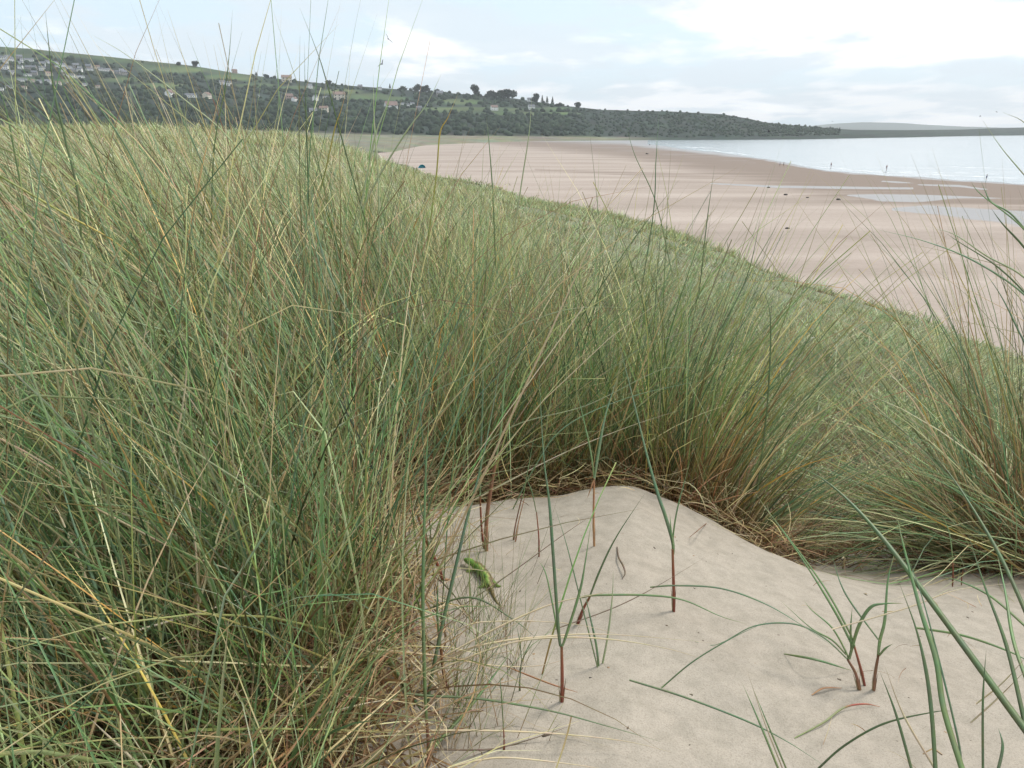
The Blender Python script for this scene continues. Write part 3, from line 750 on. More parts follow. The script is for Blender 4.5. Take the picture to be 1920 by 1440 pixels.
# grass on the seaward slope and far dunes
parts = [
 clump_blades(1250, 14, lambda n, g: samp_polar(n, g, -4, 48, 3.4, 9), lambda x, y, g: .16+.16*vnoise(x*2, y*2, 9), {'green': 2.5, 'pale': 6, 'blue': 2, 'olive': 2.5, 'straw': 1.6}, lambda r, g, N: g.uniform(.003, .005, N)*(1+.15*(r-3)), rad=.14, leanf=.5, spread=.5, bendm=.6, K=4, sides=2, seed=6),
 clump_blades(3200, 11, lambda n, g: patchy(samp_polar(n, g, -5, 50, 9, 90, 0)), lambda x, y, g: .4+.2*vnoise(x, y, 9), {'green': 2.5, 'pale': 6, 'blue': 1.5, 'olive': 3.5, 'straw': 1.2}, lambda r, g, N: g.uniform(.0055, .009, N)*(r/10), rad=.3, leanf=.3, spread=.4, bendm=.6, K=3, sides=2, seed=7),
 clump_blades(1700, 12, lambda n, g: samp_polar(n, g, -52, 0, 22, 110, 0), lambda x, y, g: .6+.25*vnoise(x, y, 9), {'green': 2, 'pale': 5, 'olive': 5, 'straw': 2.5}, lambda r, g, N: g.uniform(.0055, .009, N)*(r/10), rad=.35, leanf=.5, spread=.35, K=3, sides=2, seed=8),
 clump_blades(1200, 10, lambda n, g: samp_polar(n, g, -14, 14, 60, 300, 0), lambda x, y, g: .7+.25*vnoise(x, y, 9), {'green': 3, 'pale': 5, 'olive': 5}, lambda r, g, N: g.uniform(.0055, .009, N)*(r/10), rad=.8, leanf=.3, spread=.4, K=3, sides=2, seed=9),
]
parts.append(clump_blades(1500, 12, lambda n, g: ragged(n, g), lambda x, y, g: np.interp(np.hypot(x, y), [40, 150, 350], [.8, 1.2, 1.6])*(.5+.9*g.random(len(x))), {'green': 3, 'pale': 5, 'olive': 3, 'straw': 1.5}, lambda r, g, N: g.uniform(.006, .009, N)*(r/10), rad=.5, leanf=.2, spread=.4, K=3, sides=2, seed=10))
V, F, cc = join(parts)
o = mesh_obj('slope_grass', V, F, M_BLADE, col=cc); tag(o, 'soft green grass covering the dune slope that falls to the beach', 'grass', kind='stuff')

# ------------------------------------------------------------------ tussocks behind the crest (each one a thing)
def tussock(name, u, v, n, L, lx0, ly0, spread, wts, label, group, rad=.07, seed=0, dry=.4, r=None, bendm=.3, w=(.0022, .0054), K=7):
    g = np.random.default_rng(seed)
    if r is None: p, r = on_ground(u, v)
    else:
        p = at_r(u, v, r); p[2] = gz(p[0], p[1])
    t = empty(name, tuple(p)); tag(t, label, 'grass tussock', group); tn = g.normal(1, .13)*(1+g.normal(0, .05, 3))
    def mk(n, L, sp, wts, bm, ww, K=K, l0=(lx0, ly0), rad=rad):
        n = int(n*.55)
        ox = g.normal(0, rad, n); oy = g.normal(0, rad*.8, n); bx = p[0]+ox; by = p[1]+oy
        lx = l0[0]+ox/rad*.16+g.normal(0, sp, n); ly = l0[1]+oy/rad*.1+g.normal(0, sp*.8, n)
        return field_blades(bx, by, L*g.normal(1, .2, n).clip(.45, 1.4), np.arctan(np.hypot(lx, ly)), np.arctan2(ly, lx), np.abs(g.normal(bm, .25, n)), g.uniform(*ww, n), pals(n, wts, g), K, 3, rgen=g, tint=np.tile(tn, (n, 1)))
    V, F, c = mk(n, L, spread, wts, bendm, w)
    mesh_obj('green_blades', V, F, M_BLADE, t, col=c, origin=p)
    V, F, c = mk(int(n*dry*1.5), L*.5, spread*.95, {'straw': 2.2, 'brown': 3, 'rust': 5, 'olive': 1}, .35, (.0016, .0034), 6, (lx0*.5, ly0*.5), rad*1.25)
    mesh_obj('dry_blades', V, F, M_BLADE, t, col=c, origin=p)
    return t
GT = 'marram tussocks rooted just behind the sand crest'
GW = {'green': 4.5, 'blue': 3, 'pale': 3.5, 'olive': 3, 'straw': 2.2, 'orange': .3, 'brown': .8}
tussock('grass_tussock', 800, 915, 240, .88, -.05, .0, .3, GW, 'dense green tussock at the left end of the sand crest', GT, seed=21, r=2.05)
tussock('grass_tussock', 880, 905, 260, .92, .0, .0, .28, GW, 'tussock behind the pair of thick red stems, dark at its foot', GT, seed=22, r=2.15)
tussock('grass_tussock', 960, 900, 230, .88, .05, .0, .3, GW, 'bluish green tussock right of the thick red stems', GT, seed=23, r=2.2)
tussock('grass_tussock', 1040, 892, 230, .85, .0, .0, .24, GW, 'tussock left of the highest point of the sand crest', GT, seed=24, r=2.25)
tussock('grass_tussock', 1120, 885, 230, .9, .04, .0, .2, GW, 'tall upright tussock behind the highest point of the sand crest', GT, seed=25, r=2.25)
tussock('grass_tussock', 1200, 895, 220, .86, .12, .0, .2, {**GW, 'olive': 5}, 'upright tussock with rusty foot just right of the crest top', GT, seed=26, r=2.25, dry=.8)
tussock('grass_tussock', 1285, 930, 280, .88, .18, .0, .17, {**GW, 'olive': 6}, 'thick golden footed tussock on the right shoulder of the crest', GT, seed=27, r=2.2, dry=.8)
tussock('grass_tussock', 1370, 975, 200, .56, .45, .0, .3, {**GW, 'olive': 4}, 'rightmost crest tussock, its blades fanning to the right', GT, seed=28, r=2.15, dry=.6)
for i, (u0, v0, r0) in enumerate([(850, 860, 2.75), (960, 850, 2.8), (1060, 850, 2.85), (1160, 850, 2.8), (1260, 880, 2.7)]):
    tussock('grass_tussock', u0, v0, 220, .8, .05*i-.05, .0, .26, GW, ['left tussock of the shaded second row behind the crest', 'second tussock from the left in the shaded back row', 'middle tussock of the shaded back row behind the crest', 'fourth tussock from the left in the shaded back row', 'right tussock of the shaded second row behind the crest'][i], 'marram tussocks of the second row', seed=30+i, r=r0)
# right hand tussocks
GR = 'spreading tussocks in the hollow on the right'
GWR = {'green': 3.5, 'blue': 3, 'pale': 5, 'olive': 1.5, 'straw': 3, 'orange': .6, 'brown': .8}
tussock('grass_tussock', 1850, 1010, 360, .74, -1.3, -.05, .9, GWR, 'big spreading tussock with brown dry foot at the right edge', GR, seed=41, r=2.75, rad=.13, dry=1.3, bendm=.55)
tussock('grass_tussock', 1990, 960, 380, .92, -1.1, .0, .7, GWR, 'tussock cut by the right edge whose blades reach far left', GR, seed=42, r=2.75, rad=.15, dry=.6, bendm=.45)
tussock('grass_tussock', 1620, 1010, 220, .42, -.1, .0, .75, GWR, 'low grey green tuft in the hollow just behind the crest', GR, seed=43, r=2.9, rad=.15, dry=.8, bendm=.6)
tussock('grass_tussock', 1500, 1000, 170, .36, .0, .0, .8, {**GWR, 'straw': 5}, 'small straw littered tuft where the crest runs down to the right', GR, seed=44, r=2.5, rad=.11, dry=1.0, bendm=.6)
tussock('grass_tussock', 1730, 940, 150, .3, -.3, .0, .6, GWR, 'pale tussock halfway between the low tuft and the big spreading one', GR, seed=45, r=3.3, rad=.16, dry=.5, bendm=.5)
tussock('grass_tussock', 1990, 925, 620, 1.18, -.13, .0, .24, GWR, 'tall tussock whose tips cross the beach at the right edge', GR, seed=46, r=2.95, rad=.15, dry=.5, bendm=.3)

# litter mat along the crest foot and in the left mass
def litter(sampler, n, L, w, wts, seed, K=6):
    g = np.random.default_rng(seed); x, y = sampler(n, g); n = len(x); a = g.random(n)*6.28
    tilt = g.uniform(.9, 1.5, n); bend = g.normal(.5, .5, n)
    zz = gz(x, y)+g.uniform(0, .06, n)
    return field_blades(x, y, L*g.uniform(.5, 1.3, n), tilt, a, bend, g.uniform(*w, n), pals(n, wts, g), K, 2, z0=zz, dphi=g.normal(0, .9, n), rgen=g)
LW = {'straw': 5, 'brown': 4, 'rust': 1.5, 'olive': .7}
def crest_band(n, g):
    az = g.uniform(-9, 24, n); cr = np.interp(az, [-10, -6, 2, 10, 15, 20, 24], [1.75, 1.8, 1.88, 1.98, 1.95, 1.88, 1.85])
    r = cr+np.abs(g.normal(0, .22, n))-.015; a = np.radians(az); return np.sin(a)*r, np.cos(a)*r
parts = [litter(crest_band, 800, .15, (.0014, .003), LW, 51), litter(lambda n, g: samp_left(n, g, .5, 2.0), 4600, .3, (.0012, .0028), LW, 52),
         litter(lambda n, g: (g.normal(-.37, .14, n), g.normal(.90, .26, n)), 3000, .32, (.0016, .0034), LW, 53),
         litter(lambda n, g: samp_polar(n, g, 22, 44, 2.5, 3.4), 900, .2, (.0014, .003), LW, 54)]
V, F, cc = join(parts)
o = mesh_obj('dry_litter', V, F, M_BLADE, col=cc); tag(o, 'tangled dead straw and rusty litter lying at the foot of the grass', 'litter', kind='stuff')

def on_mound(n, g):
    r = g.uniform(.75, 1.85, n); a = np.radians(g.uniform(-4, 38, n)); return np.sin(a)*r, np.cos(a)*r
V, F, cc = litter(on_mound, 75, .05, (.0006, .0016), {'straw': 4, 'brown': 4, 'rust': 1}, 57)
o = mesh_obj('straw_bits', V, F, M_BLADE, col=cc); tag(o, 'little broken bits of straw strewn over the bare sand', 'litter', kind='stuff')
# fine sparse shoots on the sand at the edge of the mass
g = np.random.default_rng(61); pu = []; 
bxs = []; bys = []
for _ in range(210):
    u0 = 815+abs(g.normal(0, 75)); v0 = g.uniform(1010, 1430); p, r0 = on_ground(u0, v0); bxs.append(p[0]); bys.append(p[1])
for (cu, cv) in [(930, 1150), (950, 1200), (880, 1160), (905, 1240), (970, 1260), (860, 1330)]:
    for _ in range(16):
        p, r0 = on_ground(cu+g.normal(0, 7), cv+g.normal(0, 7)); bxs.append(p[0]); bys.append(p[1])
n = len(bxs); lx = g.normal(.12, .3, n); ly = g.normal(.1, .3, n)
V, F, cc = field_blades(np.array(bxs), np.array(bys), g.uniform(.06, .22, n), np.arctan(np.hypot(lx, ly)), np.arctan2(ly, lx), np.abs(g.normal(.2, .3, n)), g.uniform(.0006, .0014, n), pals(n, {'green': 5, 'olive': 3, 'straw': 1.5, 'blue': 1}, g), 5, 3, rgen=g, hero=True)
o = mesh_obj('fine_grass', V, F, M_BLADE, col=cc); tag(o, 'thin sparse wiry shoots on the sand round the lizard', 'grass', kind='stuff')

# ------------------------------------------------------------------ hand placed blades and shoots
def catmull(P, n=7):
    P = [P[0]*2-P[1]]+list(P)+[P[-1]*2-P[-2]]; out = []
    for i in range(1, len(P)-2):
        for k in range(n):
            t = k/n; a, b, c, d = P[i-1], P[i], P[i+1], P[i+2]
            out.append(.5*((2*b)+(c-a)*t+(2*a-5*b+4*c-d)*t*t+(3*b-a-3*c+d)*t**3))
    out.append(P[-2]); return np.array(out)
HP = {'green': [(0, (.15, .19, .08)), (.8, (.13, .22, .10)), (1, (.28, .28, .15))], 'teal': [(0, (.14, .18, .09)), (.5, (.12, .19, .11)), (.9, (.17, .25, .15)), (1, (.24, .27, .17))],
      'dark': [(0, (.10, .13, .06)), (.8, (.09, .135, .065)), (1, (.15, .17, .10))], 'pale': [(0, (.26, .30, .17)), (1, (.33, .37, .24))],
      'straw': [(0, (.50, .41, .27)), (.6, (.56, .47, .31)), (1, (.42, .34, .22))], 'white': [(0, (.66, .58, .42)), (1, (.60, .52, .38))],
      'yellow': [(0, (.20, .24, .08)), (.45, (.38, .33, .08)), (.7, (.46, .28, .06)), (1, (.40, .36, .2))], 'orange': [(0, (.5, .27, .14)), (1, (.42, .22, .12))],
      'red': [(0, (.17, .045, .03)), (.6, (.24, .075, .045)), (1, (.25, .12, .06))], 'brownred': [(0, (.30, .15, .09)), (1, (.20, .10, .06))],
      'greenred': [(0, (.20, .25, .10)), (.5, (.22, .24, .12)), (.62, (.34, .08, .06)), (1, (.38, .16, .08))], 'stick': [(0, (.13, .09, .06)), (1, (.20, .15, .10))],
      'redgreen': [(0, (.19, .05, .035)), (.3, (.24, .09, .05)), (.45, (.15, .17, .07)), (.8, (.12, .21, .11)), (1, (.2, .25, .15))]}
def tube_blade(pts3, wpx, pal, flat=.45, taper=(1, 1, .9, .45, .05), n=7, tint=None):
    """closed rolled leaf: diamond section along a smooth curve; widths in real metres from wpx at the blade's own distance"""
    c = catmull([np.asarray(p, float) for p in pts3], n); K = len(c)
    d = np.gradient(c, axis=0); d /= np.linalg.norm(d, axis=1, keepdims=True)+1e-9
    cam = np.array([0, 0, EYE]); view = c-cam; dist = np.linalg.norm(view, axis=1)
    view = view/dist[:, None]; a = np.cross(d, view); a /= np.linalg.norm(a, axis=1, keepdims=True)+1e-9
    rot = random.uniform(-.7, .7); b = np.cross(d, a)
    A = a*math.cos(rot)+b*math.sin(rot); B = -a*math.sin(rot)+b*math.cos(rot)
    s = np.linspace(0, 1, K); pr = np.interp(s, np.linspace(0, 1, len(taper)), taper)
    hw = (wpx*.5*(.85 if np.median(dist) < 1.65 else .55)*np.median(dist)/1400)*pr
    ring = np.stack([c-A*hw[:, None], c+B*(hw*flat)[:, None], c+A*hw[:, None], c-B*(hw*flat*.6)[:, None]], 1)
    V = ring.reshape(-1, 3); F = []
    for k in range(K-1):
        for q in range(4): F.append((k*4+q, k*4+(q+1) % 4, k*4+4+(q+1) % 4, k*4+4+q))
    F.append((0, 1, 2, 3)); e = (K-1)*4; F.append((e+3, e+2, e+1, e))
    col = np.repeat(colmix(HP[pal], s), 4, 0)*random.uniform(.9, 1.25)*(1.3 if pal in ('green', 'teal', 'dark', 'pale', 'redgreen') else 1.05)
    return V, np.array(F), col.clip(.01, .9)
def lift(pts, base=True, dr=0.0, r=None, h=0.0):
    """pixel polyline -> 3-D curve; first point on the ground (or at distance r), the rest drifting dr nearer/farther"""
    if r is None: p0, r0 = on_ground(pts[0][0], pts[0][1], h)
    else: r0 = r; p0 = at_r(pts[0][0], pts[0][1], r)
    out = [p0]; L = sum(math.dist(pts[i], pts[i-1]) for i in range(1, len(pts))); a = 0
    for i in range(1, len(pts)):
        a += math.dist(pts[i], pts[i-1]); q = at_r(pts[i][0], pts[i][1], r0+dr*a/L)
        q[2] = max(q[2], gz(q[0], q[1])+.003) if dr <= 0 else q[2]
        out.append(q)
    return out, r0
def lay(pts, h=.012):
    """curve lying just over the ground"""
    n = len(pts); out = []
    for i, (a, b) in enumerate(pts):
        k = math.sin(math.pi*i/(n-1)) if n > 1 else 0
        p, r0 = on_ground(a, b, .002+h*k, 12); out.append(p)
    return out
def shoot(label, pieces, name='marram_shoot', group='young marram shoots growing through the bare sand', cat='grass shoot'):
    """pieces: (part name, kind, pts, px, palette, dr|r)"""
    first = pieces[0]; p0, r0 = on_ground(*first[2][0]) if first[5] is None or not isinstance(first[5], tuple) else (at_r(*first[2][0], first[5][0]), first[5][0])
    t = empty(name, tuple(p0)); tag(t, label, cat, group)
    for (pn, kind, pts, px, pal, dr) in pieces:
        if kind == 'g':                         # starts on ground
            pp, _ = lift(pts, dr=dr or 0); pp[0] = pp[0]-np.array([0, 0, .012])
            tp = (1, 1.05, 1, .9, .75) if pn == 'stem' else (1, 1, .9, .45, .05)
        elif kind == 'n':                       # starts at distance of the shoot
            pp, _ = lift(pts, dr=dr or 0, r=r0); tp = (.8, 1, .95, .5, .05)
        elif kind == 'l': pp = lay(pts, dr or .012); tp = (.6, 1, 1, .7, .1)
        elif kind == 'r':                       # explicit distance (r, dr)
            pp, _ = lift(pts, dr=dr[1], r=dr[0]); tp = (1, 1, .9, .55, .05)
        if pn == 'stem' and kind == 'g':
            for sg in (-1, 1):
                q0 = pp[0]; q1 = pp[0]+(pp[1]-pp[0])*random.uniform(.5, .9); off = np.array([sg*.0022, 0, 0])*px/7; q2 = q1+off*2.2+(pp[1]-pp[0])*.25
                V, F, c = tube_blade([q0+off*.3, (q0+q1)/2+off, q2], px*.55, 'brownred' if sg > 0 else 'straw', flat=.3); mesh_obj('sheath', V, F, M_BLADE, t, col=c*.8, origin=p0)
        V, F, c = tube_blade(pp, px, pal, flat=.9 if pn == 'stem' else .4, taper=tp)
        mesh_obj(pn, V, F, M_BLADE, t, col=c, origin=p0)
    return t
shoot('straight dark red stem with three green blades, lowest in the middle of the sand', [
 ('stem', 'g', [(1053, 1316), (1054, 1275), (1053, 1212)], 8, 'red', 0),
 ('blade', 'n', [(1053, 1215), (1048, 1190), (1037, 1037), (1030, 944), (1019, 850), (1010, 690)], 8, 'teal', .1),
 ('blade', 'n', [(1054, 1212), (1062, 1190), (1087, 1109), (1097, 1056), (1109, 975)], 6.5, 'green', .06),
 ('blade', 'n', [(1053, 1215), (1047, 1190), (1025, 1081), (1009, 1050)], 4, 'green', .05)])
shoot('short leaning dark red stem with one long green blade rising to the right', [
 ('stem', 'g', [(1079, 1171), (1092, 1145), (1106, 1119)], 6.5, 'red', 0),
 ('blade', 'n', [(1104, 1123), (1125, 1069), (1156, 1006), (1209, 925)], 5.5, 'dark', .05)])
shoot('single tall shoot with dark red stem on the right shoulder of the mound', [
 ('stem', 'g', [(1264, 1147), (1263, 1100), (1261, 1030)], 7, 'red', 0),
 ('blade', 'n', [(1262, 1040), (1261, 1015), (1247, 966), (1234, 928), (1212, 850), (1185, 740), (1160, 640)], 7.5, 'teal', .12),
 ('blade', 'n', [(1262, 1035), (1262, 1006), (1269, 959), (1281, 912), (1294, 865)], 4.5, 'green', .06),
 ('blade', 'n', [(1262, 1020), (1258, 990), (1256, 962)], 3, 'green', .02)])
shoot('pair of thick brownish red stems just above the lizard', [
 ('stem', 'g', [(912, 1034), (912, 981), (920, 919), (931, 855)], 8.5, 'brownred', .02),
 ('stem', 'g', [(909, 1030), (903, 990), (900, 928)], 7, 'red', .02),
 ('blade', 'n', [(930, 862), (940, 800), (948, 700), (975, 560)], 6, 'green', .1),
 ('blade', 'n', [(900, 930), (902, 830), (905, 740), (906, 640)], 6, 'teal', .08),
 ('blade', 'n', [(911, 1020), (893, 1012), (880, 985), (872, 950)], 3.5, 'straw', .03)])
shoot('small frayed brown shoot between the thick stems and the orange stemmed shoot', [
 ('stem', 'g', [(962, 1013), (966, 987), (978, 934)], 5, 'brownred', .0),
 ('stem', 'g', [(965, 1016), (972, 980), (983, 935)], 4, 'orange', .0),
 ('blade', 'n', [(980, 936), (990, 880), (1005, 800)], 4, 'green', .05)])
shoot('orange red stemmed shoot near the top of the mound', [
 ('stem', 'g', [(1115, 1024), (1113, 975), (1114, 897)], 5, 'orange', 0),
 ('stem', 'n', [(1113, 900), (1108, 915), (1101, 935)], 4, 'orange', -.01),
 ('blade', 'n', [(1114, 900), (1122, 850), (1135, 780), (1160, 700)], 6, 'teal', .06),
 ('blade', 'n', [(1114, 898), (1108, 850), (1095, 790), (1078, 720)], 4.5, 'green', .06)])
shoot('rusty bent stem at the edge of the grass left of the lizard', [
 ('stem', 'g', [(834, 1089), (819, 1056), (800, 1015), (783, 965)], 7, 'red', 0),
 ('blade', 'n', [(834, 1087), (840, 1090), (848, 1091)], 5, 'orange', 0)])
shoot('broken dark red stem low at the left edge of the sand', [
 ('stem', 'g', [(840, 1297), (832, 1262), (826, 1215)], 8, 'red', 0), ('blade', 'n', [(826, 1218), (820, 1150), (822, 1080)], 5, 'green', .02)])
shoot('very tall yellow green shoot rising along the edge of the grass mass', [
 ('stem', 'g', [(802, 1437), (803, 1400), (800, 1350)], 8, 'brownred', 0),
 ('blade', 'n', [(800, 1355), (797, 1297), (793, 1131), (795, 1006), (800, 850), (812, 700)], 9, 'green', .12)])
shoot('pale blue green shoot slanting up to the right past the lizard', [
 ('blade', 'g', [(798, 1340), (806, 1287), (828, 1178), (853, 1069), (875, 975), (900, 881), (925, 760), (945, 640)], 8, 'teal', .2)])
shoot('left shoot of the forked pair on the open sand at lower right', [
 ('stem', 'g', [(1616, 1296), (1605, 1265), (1589, 1236)], 7, 'brownred', 0), ('stem', 'g', [(1626, 1288), (1614, 1255), (1601, 1209)], 5, 'red', 0),
 ('blade', 'n', [(1591, 1238), (1545, 1196), (1489, 1170), (1414, 1174), (1340, 1215), (1280, 1255)], 4, 'teal', -.04),
 ('blade', 'n', [(1591, 1238), (1586, 1222), (1560, 1177), (1522, 1144), (1507, 1125)], 3.5, 'green', .02),
 ('blade', 'n', [(1601, 1211), (1597, 1207), (1564, 1144), (1500, 1042), (1414, 922)], 5.5, 'green', .08),
 ('blade', 'n', [(1603, 1211), (1590, 1180), (1545, 1100), (1480, 1010), (1425, 940)], 4.5, 'green', .06),
 ('blade', 'n', [(1592, 1236), (1609, 1177), (1631, 1140), (1657, 1132), (1695, 1131)], 6.5, 'green', .0),
 ('blade', 'n', [(1596, 1225), (1595, 1180), (1598, 1138)], 4, 'green', .0),
 ('blade', 'n', [(1587, 1228), (1560, 1200), (1520, 1177), (1462, 1125)], 3.5, 'green', .02)])
shoot('right shoot of the forked pair on the open sand at lower right', [
 ('stem', 'g', [(1639, 1295), (1641, 1262), (1647, 1228)], 6.5, 'brownred', 0),
 ('blade', 'n', [(1646, 1232), (1650, 1200), (1659, 1162), (1665, 1087), (1680, 1027)], 6, 'green', .05),
 ('blade', 'n', [(1649, 1202), (1597, 1132), (1575, 1091), (1560, 1040)], 4, 'teal', .03), ('blade', 'n', [(1648, 1230), (1660, 1216), (1674, 1207)], 4, 'green', .0)])
shoot('thin dark shoot standing alone above the frayed brown one', [('stem', 'g', [(1011, 1045), (1010, 1005), (1006, 960)], 3, 'red', 0), ('blade', 'n', [(1006, 962), (995, 915), (975, 880)], 2.5, 'dark', .02)])
shoot('delicate forked shoot left of the long dark red stem near the bottom', [('stem', 'g', [(974, 1296), (975, 1270), (978, 1240)], 3, 'dark', 0), ('blade', 'n', [(978, 1242), (975, 1205), (968, 1170)], 2.5, 'green', .0), ('blade', 'n', [(978, 1242), (992, 1210), (1010, 1180)], 2.5, 'green', .0)])
shoot('tiny forked shoot low beside the left straws at the bottom', [('stem', 'g', [(945, 1408), (945, 1385), (944, 1365)], 3, 'red', 0), ('blade', 'n', [(944, 1367), (940, 1300), (936, 1262)], 2.5, 'green', .0), ('blade', 'n', [(944, 1367), (958, 1355), (970, 1341)], 2.5, 'straw', .0)])
shoot('dark red shoot in the hollow behind the crest on the right', [('stem', 'g', [(1787, 1100), (1787, 1075), (1786, 1050)], 4, 'red', 0), ('stem', 'g', [(1804, 1098), (1803, 1085), (1806, 1070)], 3, 'red', 0), ('blade', 'n', [(1787, 1055), (1780, 1000), (1765, 960)], 4, 'green', .02)])
shoot('pale green shoot fading into the sand right of the long blades', [('blade', 'g', [(1124, 1250), (1118, 1210), (1105, 1150), (1096, 1110)], 5, 'teal', 0), ('blade', 'g', [(1128, 1245), (1140, 1190), (1148, 1120), (1150, 1070)], 4.5, 'pale', 0), ('blade', 'g', [(1124, 1252), (1090, 1130), (1062, 1020), (1040, 950)], 3, 'teal', .02)])

# fallen pieces on the sand
def fallen(name, label, pts, px, pal, cat, group=None, h=.006):
    pp = lay(pts, h); V, F, c = tube_blade(pp, px, pal, flat=.5, taper=(.5, 1, 1, .8, .2)); o = mesh_obj(name, V, F, M_BLADE, col=c, origin=pp[0]); tag(o, label, cat, group)
fallen('fallen_leaf', 'green leaf turning red lying curved on sand below the forked pair', [(1490, 1384), (1545, 1354), (1582, 1327), (1620, 1320), (1650, 1325)], 4, 'greenred', 'leaf')
fallen('fallen_leaf', 'short orange brown leaf lying left of the red tipped leaf', [(1522, 1303), (1545, 1290), (1579, 1290)], 4, 'orange', 'leaf')
fallen('fallen_leaf', 'olive leaf pointing left from the foot of the forked shoots', [(1470, 1226), (1530, 1237), (1596, 1257)], 4.5, 'green', 'leaf', h=.03)
fallen('twig', 'small dark curled twig on the mound right of the orange stemmed shoot', [(1157, 1025), (1160, 1045), (1168, 1060), (1172, 1075), (1166, 1086)], 4, 'stick', 'twig', h=.01)
fallen('fallen_leaf', 'orange straw crossing the foot of the lowest red stem', [(950, 1250), (1000, 1270), (1040, 1285), (1083, 1298)], 3.5, 'orange', 'leaf', h=.01)
fallen('twig', 'dry reddish sliver lying near the right end of the crest', [(1292, 1008), (1320, 985), (1350, 960), (1380, 935)], 2, 'brownred', 'twig', h=.015)

# straws arching over the sand from the left: one tuft
p0, r0 = on_ground(770, 1290)
def tuft(name, label, loc_uv, pieces, group=None, cat='grass tuft'):
    p0, r0 = on_ground(*loc_uv); t = empty(name, tuple(p0)); tag(t, label, cat, group)
    for (pts, px, pal, rr, dr) in pieces:
        pp, _ = lift(pts, dr=dr, r=rr); V, F, c = tube_blade(pp, px, pal, flat=.4); mesh_obj('blade', V, F, M_BLADE, t, col=c, origin=p0)
tuft('grass_tuft', 'tuft of long straw coloured blades arching over the sand from the left', (770, 1290), [
 ([(760, 1270), (837, 1228), (937, 1175), (1031, 1134), (1109, 1116), (1150, 1108)], 4.5, 'straw', .92, .1),
 ([(750, 1280), (866, 1222), (937, 1203), (1016, 1194), (1094, 1189), (1187, 1192), (1344, 1206)], 4.5, 'straw', .92, .06),
 ([(745, 1290), (875, 1234), (969, 1203), (1062, 1195), (1156, 1200), (1250, 1216), (1325, 1237)], 4.5, 'straw', .90, .06),
 ([(760, 1260), (860, 1180), (937, 1165), (1075, 1170), (1180, 1195)], 3, 'straw', .95, .06),
 ([(742, 1372), (802, 1370), (919, 1370), (1046, 1376), (1174, 1390), (1261, 1411)], 4.5, 'straw', .80, .02),
 ([(849, 1438), (962, 1325), (1046, 1245)], 4, 'straw', .84, .1),
 ([(700, 1217), (809, 1228), (919, 1247), (1010, 1248), (1094, 1226)], 3.5, 'straw', .92, .06),
 ([(740, 1300), (830, 1210), (860, 1160), (900, 1110)], 3.5, 'straw', .95, .15),
 ([(700, 1400), (800, 1340), (900, 1300), (960, 1290)], 4, 'straw', .85, .08),
 ([(840, 1440), (900, 1425), (960, 1421), (1080, 1434), (1150, 1445)], 4, 'straw', .75, .02),
 ([(700, 1180), (760, 1230), (830, 1300), (890, 1360)], 4.5, 'straw', .98, -.16),
 ([(640, 1330), (740, 1300), (840, 1240), (930, 1190), (1000, 1150)], 5, 'straw', .9, .12),
 ([(660, 1360), (780, 1290), (880, 1245)], 5, 'straw', .88, .1),
 ([(809, 1405), (919, 1405), (992, 1387), (1079, 1358)], 4, 'stick', .78, .06)])
tuft('grass_tuft', 'green blades lying low across the sand out of the straw tuft', (800, 1310), [
 ([(760, 1300), (809, 1305), (897, 1310), (1028, 1332), (1137, 1361), (1240, 1391)], 5, 'dark', .84, .0),
 ([(813, 1401), (890, 1314), (966, 1212)], 8, 'green', .80, .14), ([(729, 1237), (766, 1296), (795, 1340)], 12, 'green', .92, -.05),
 ([(780, 1150), (880, 1120), (960, 1160), (1010, 1200)], 5, 'dark', 1.1, -.08)])
tuft('grass_tuft', 'thin green blades arching flat across the right part of the mound', (1130, 1120), [
 ([(1090, 1120), (1119, 1116), (1212, 1116), (1281, 1125), (1350, 1155), (1400, 1170)], 4.5, 'green', 1.12, .02),
 ([(1219, 1101), (1266, 1098), (1350, 1103), (1430, 1130), (1500, 1170), (1582, 1226)], 4, 'teal', 1.16, -.05),
 ([(1240, 1290), (1300, 1240), (1375, 1195), (1440, 1165)], 3, 'teal', .98, .06), ([(1180, 1275), (1283, 1307), (1400, 1352), (1477, 1391), (1549, 1438)], 4, 'teal', .84, -.06),
 ([(1040, 1180), (1150, 1140), (1230, 1100), (1330, 1040)], 2.5, 'stick', 1.05, .15), ([(830, 1160), (950, 1080), (1060, 1000), (1120, 960)], 2.5, 'stick', 1.1, .3)])
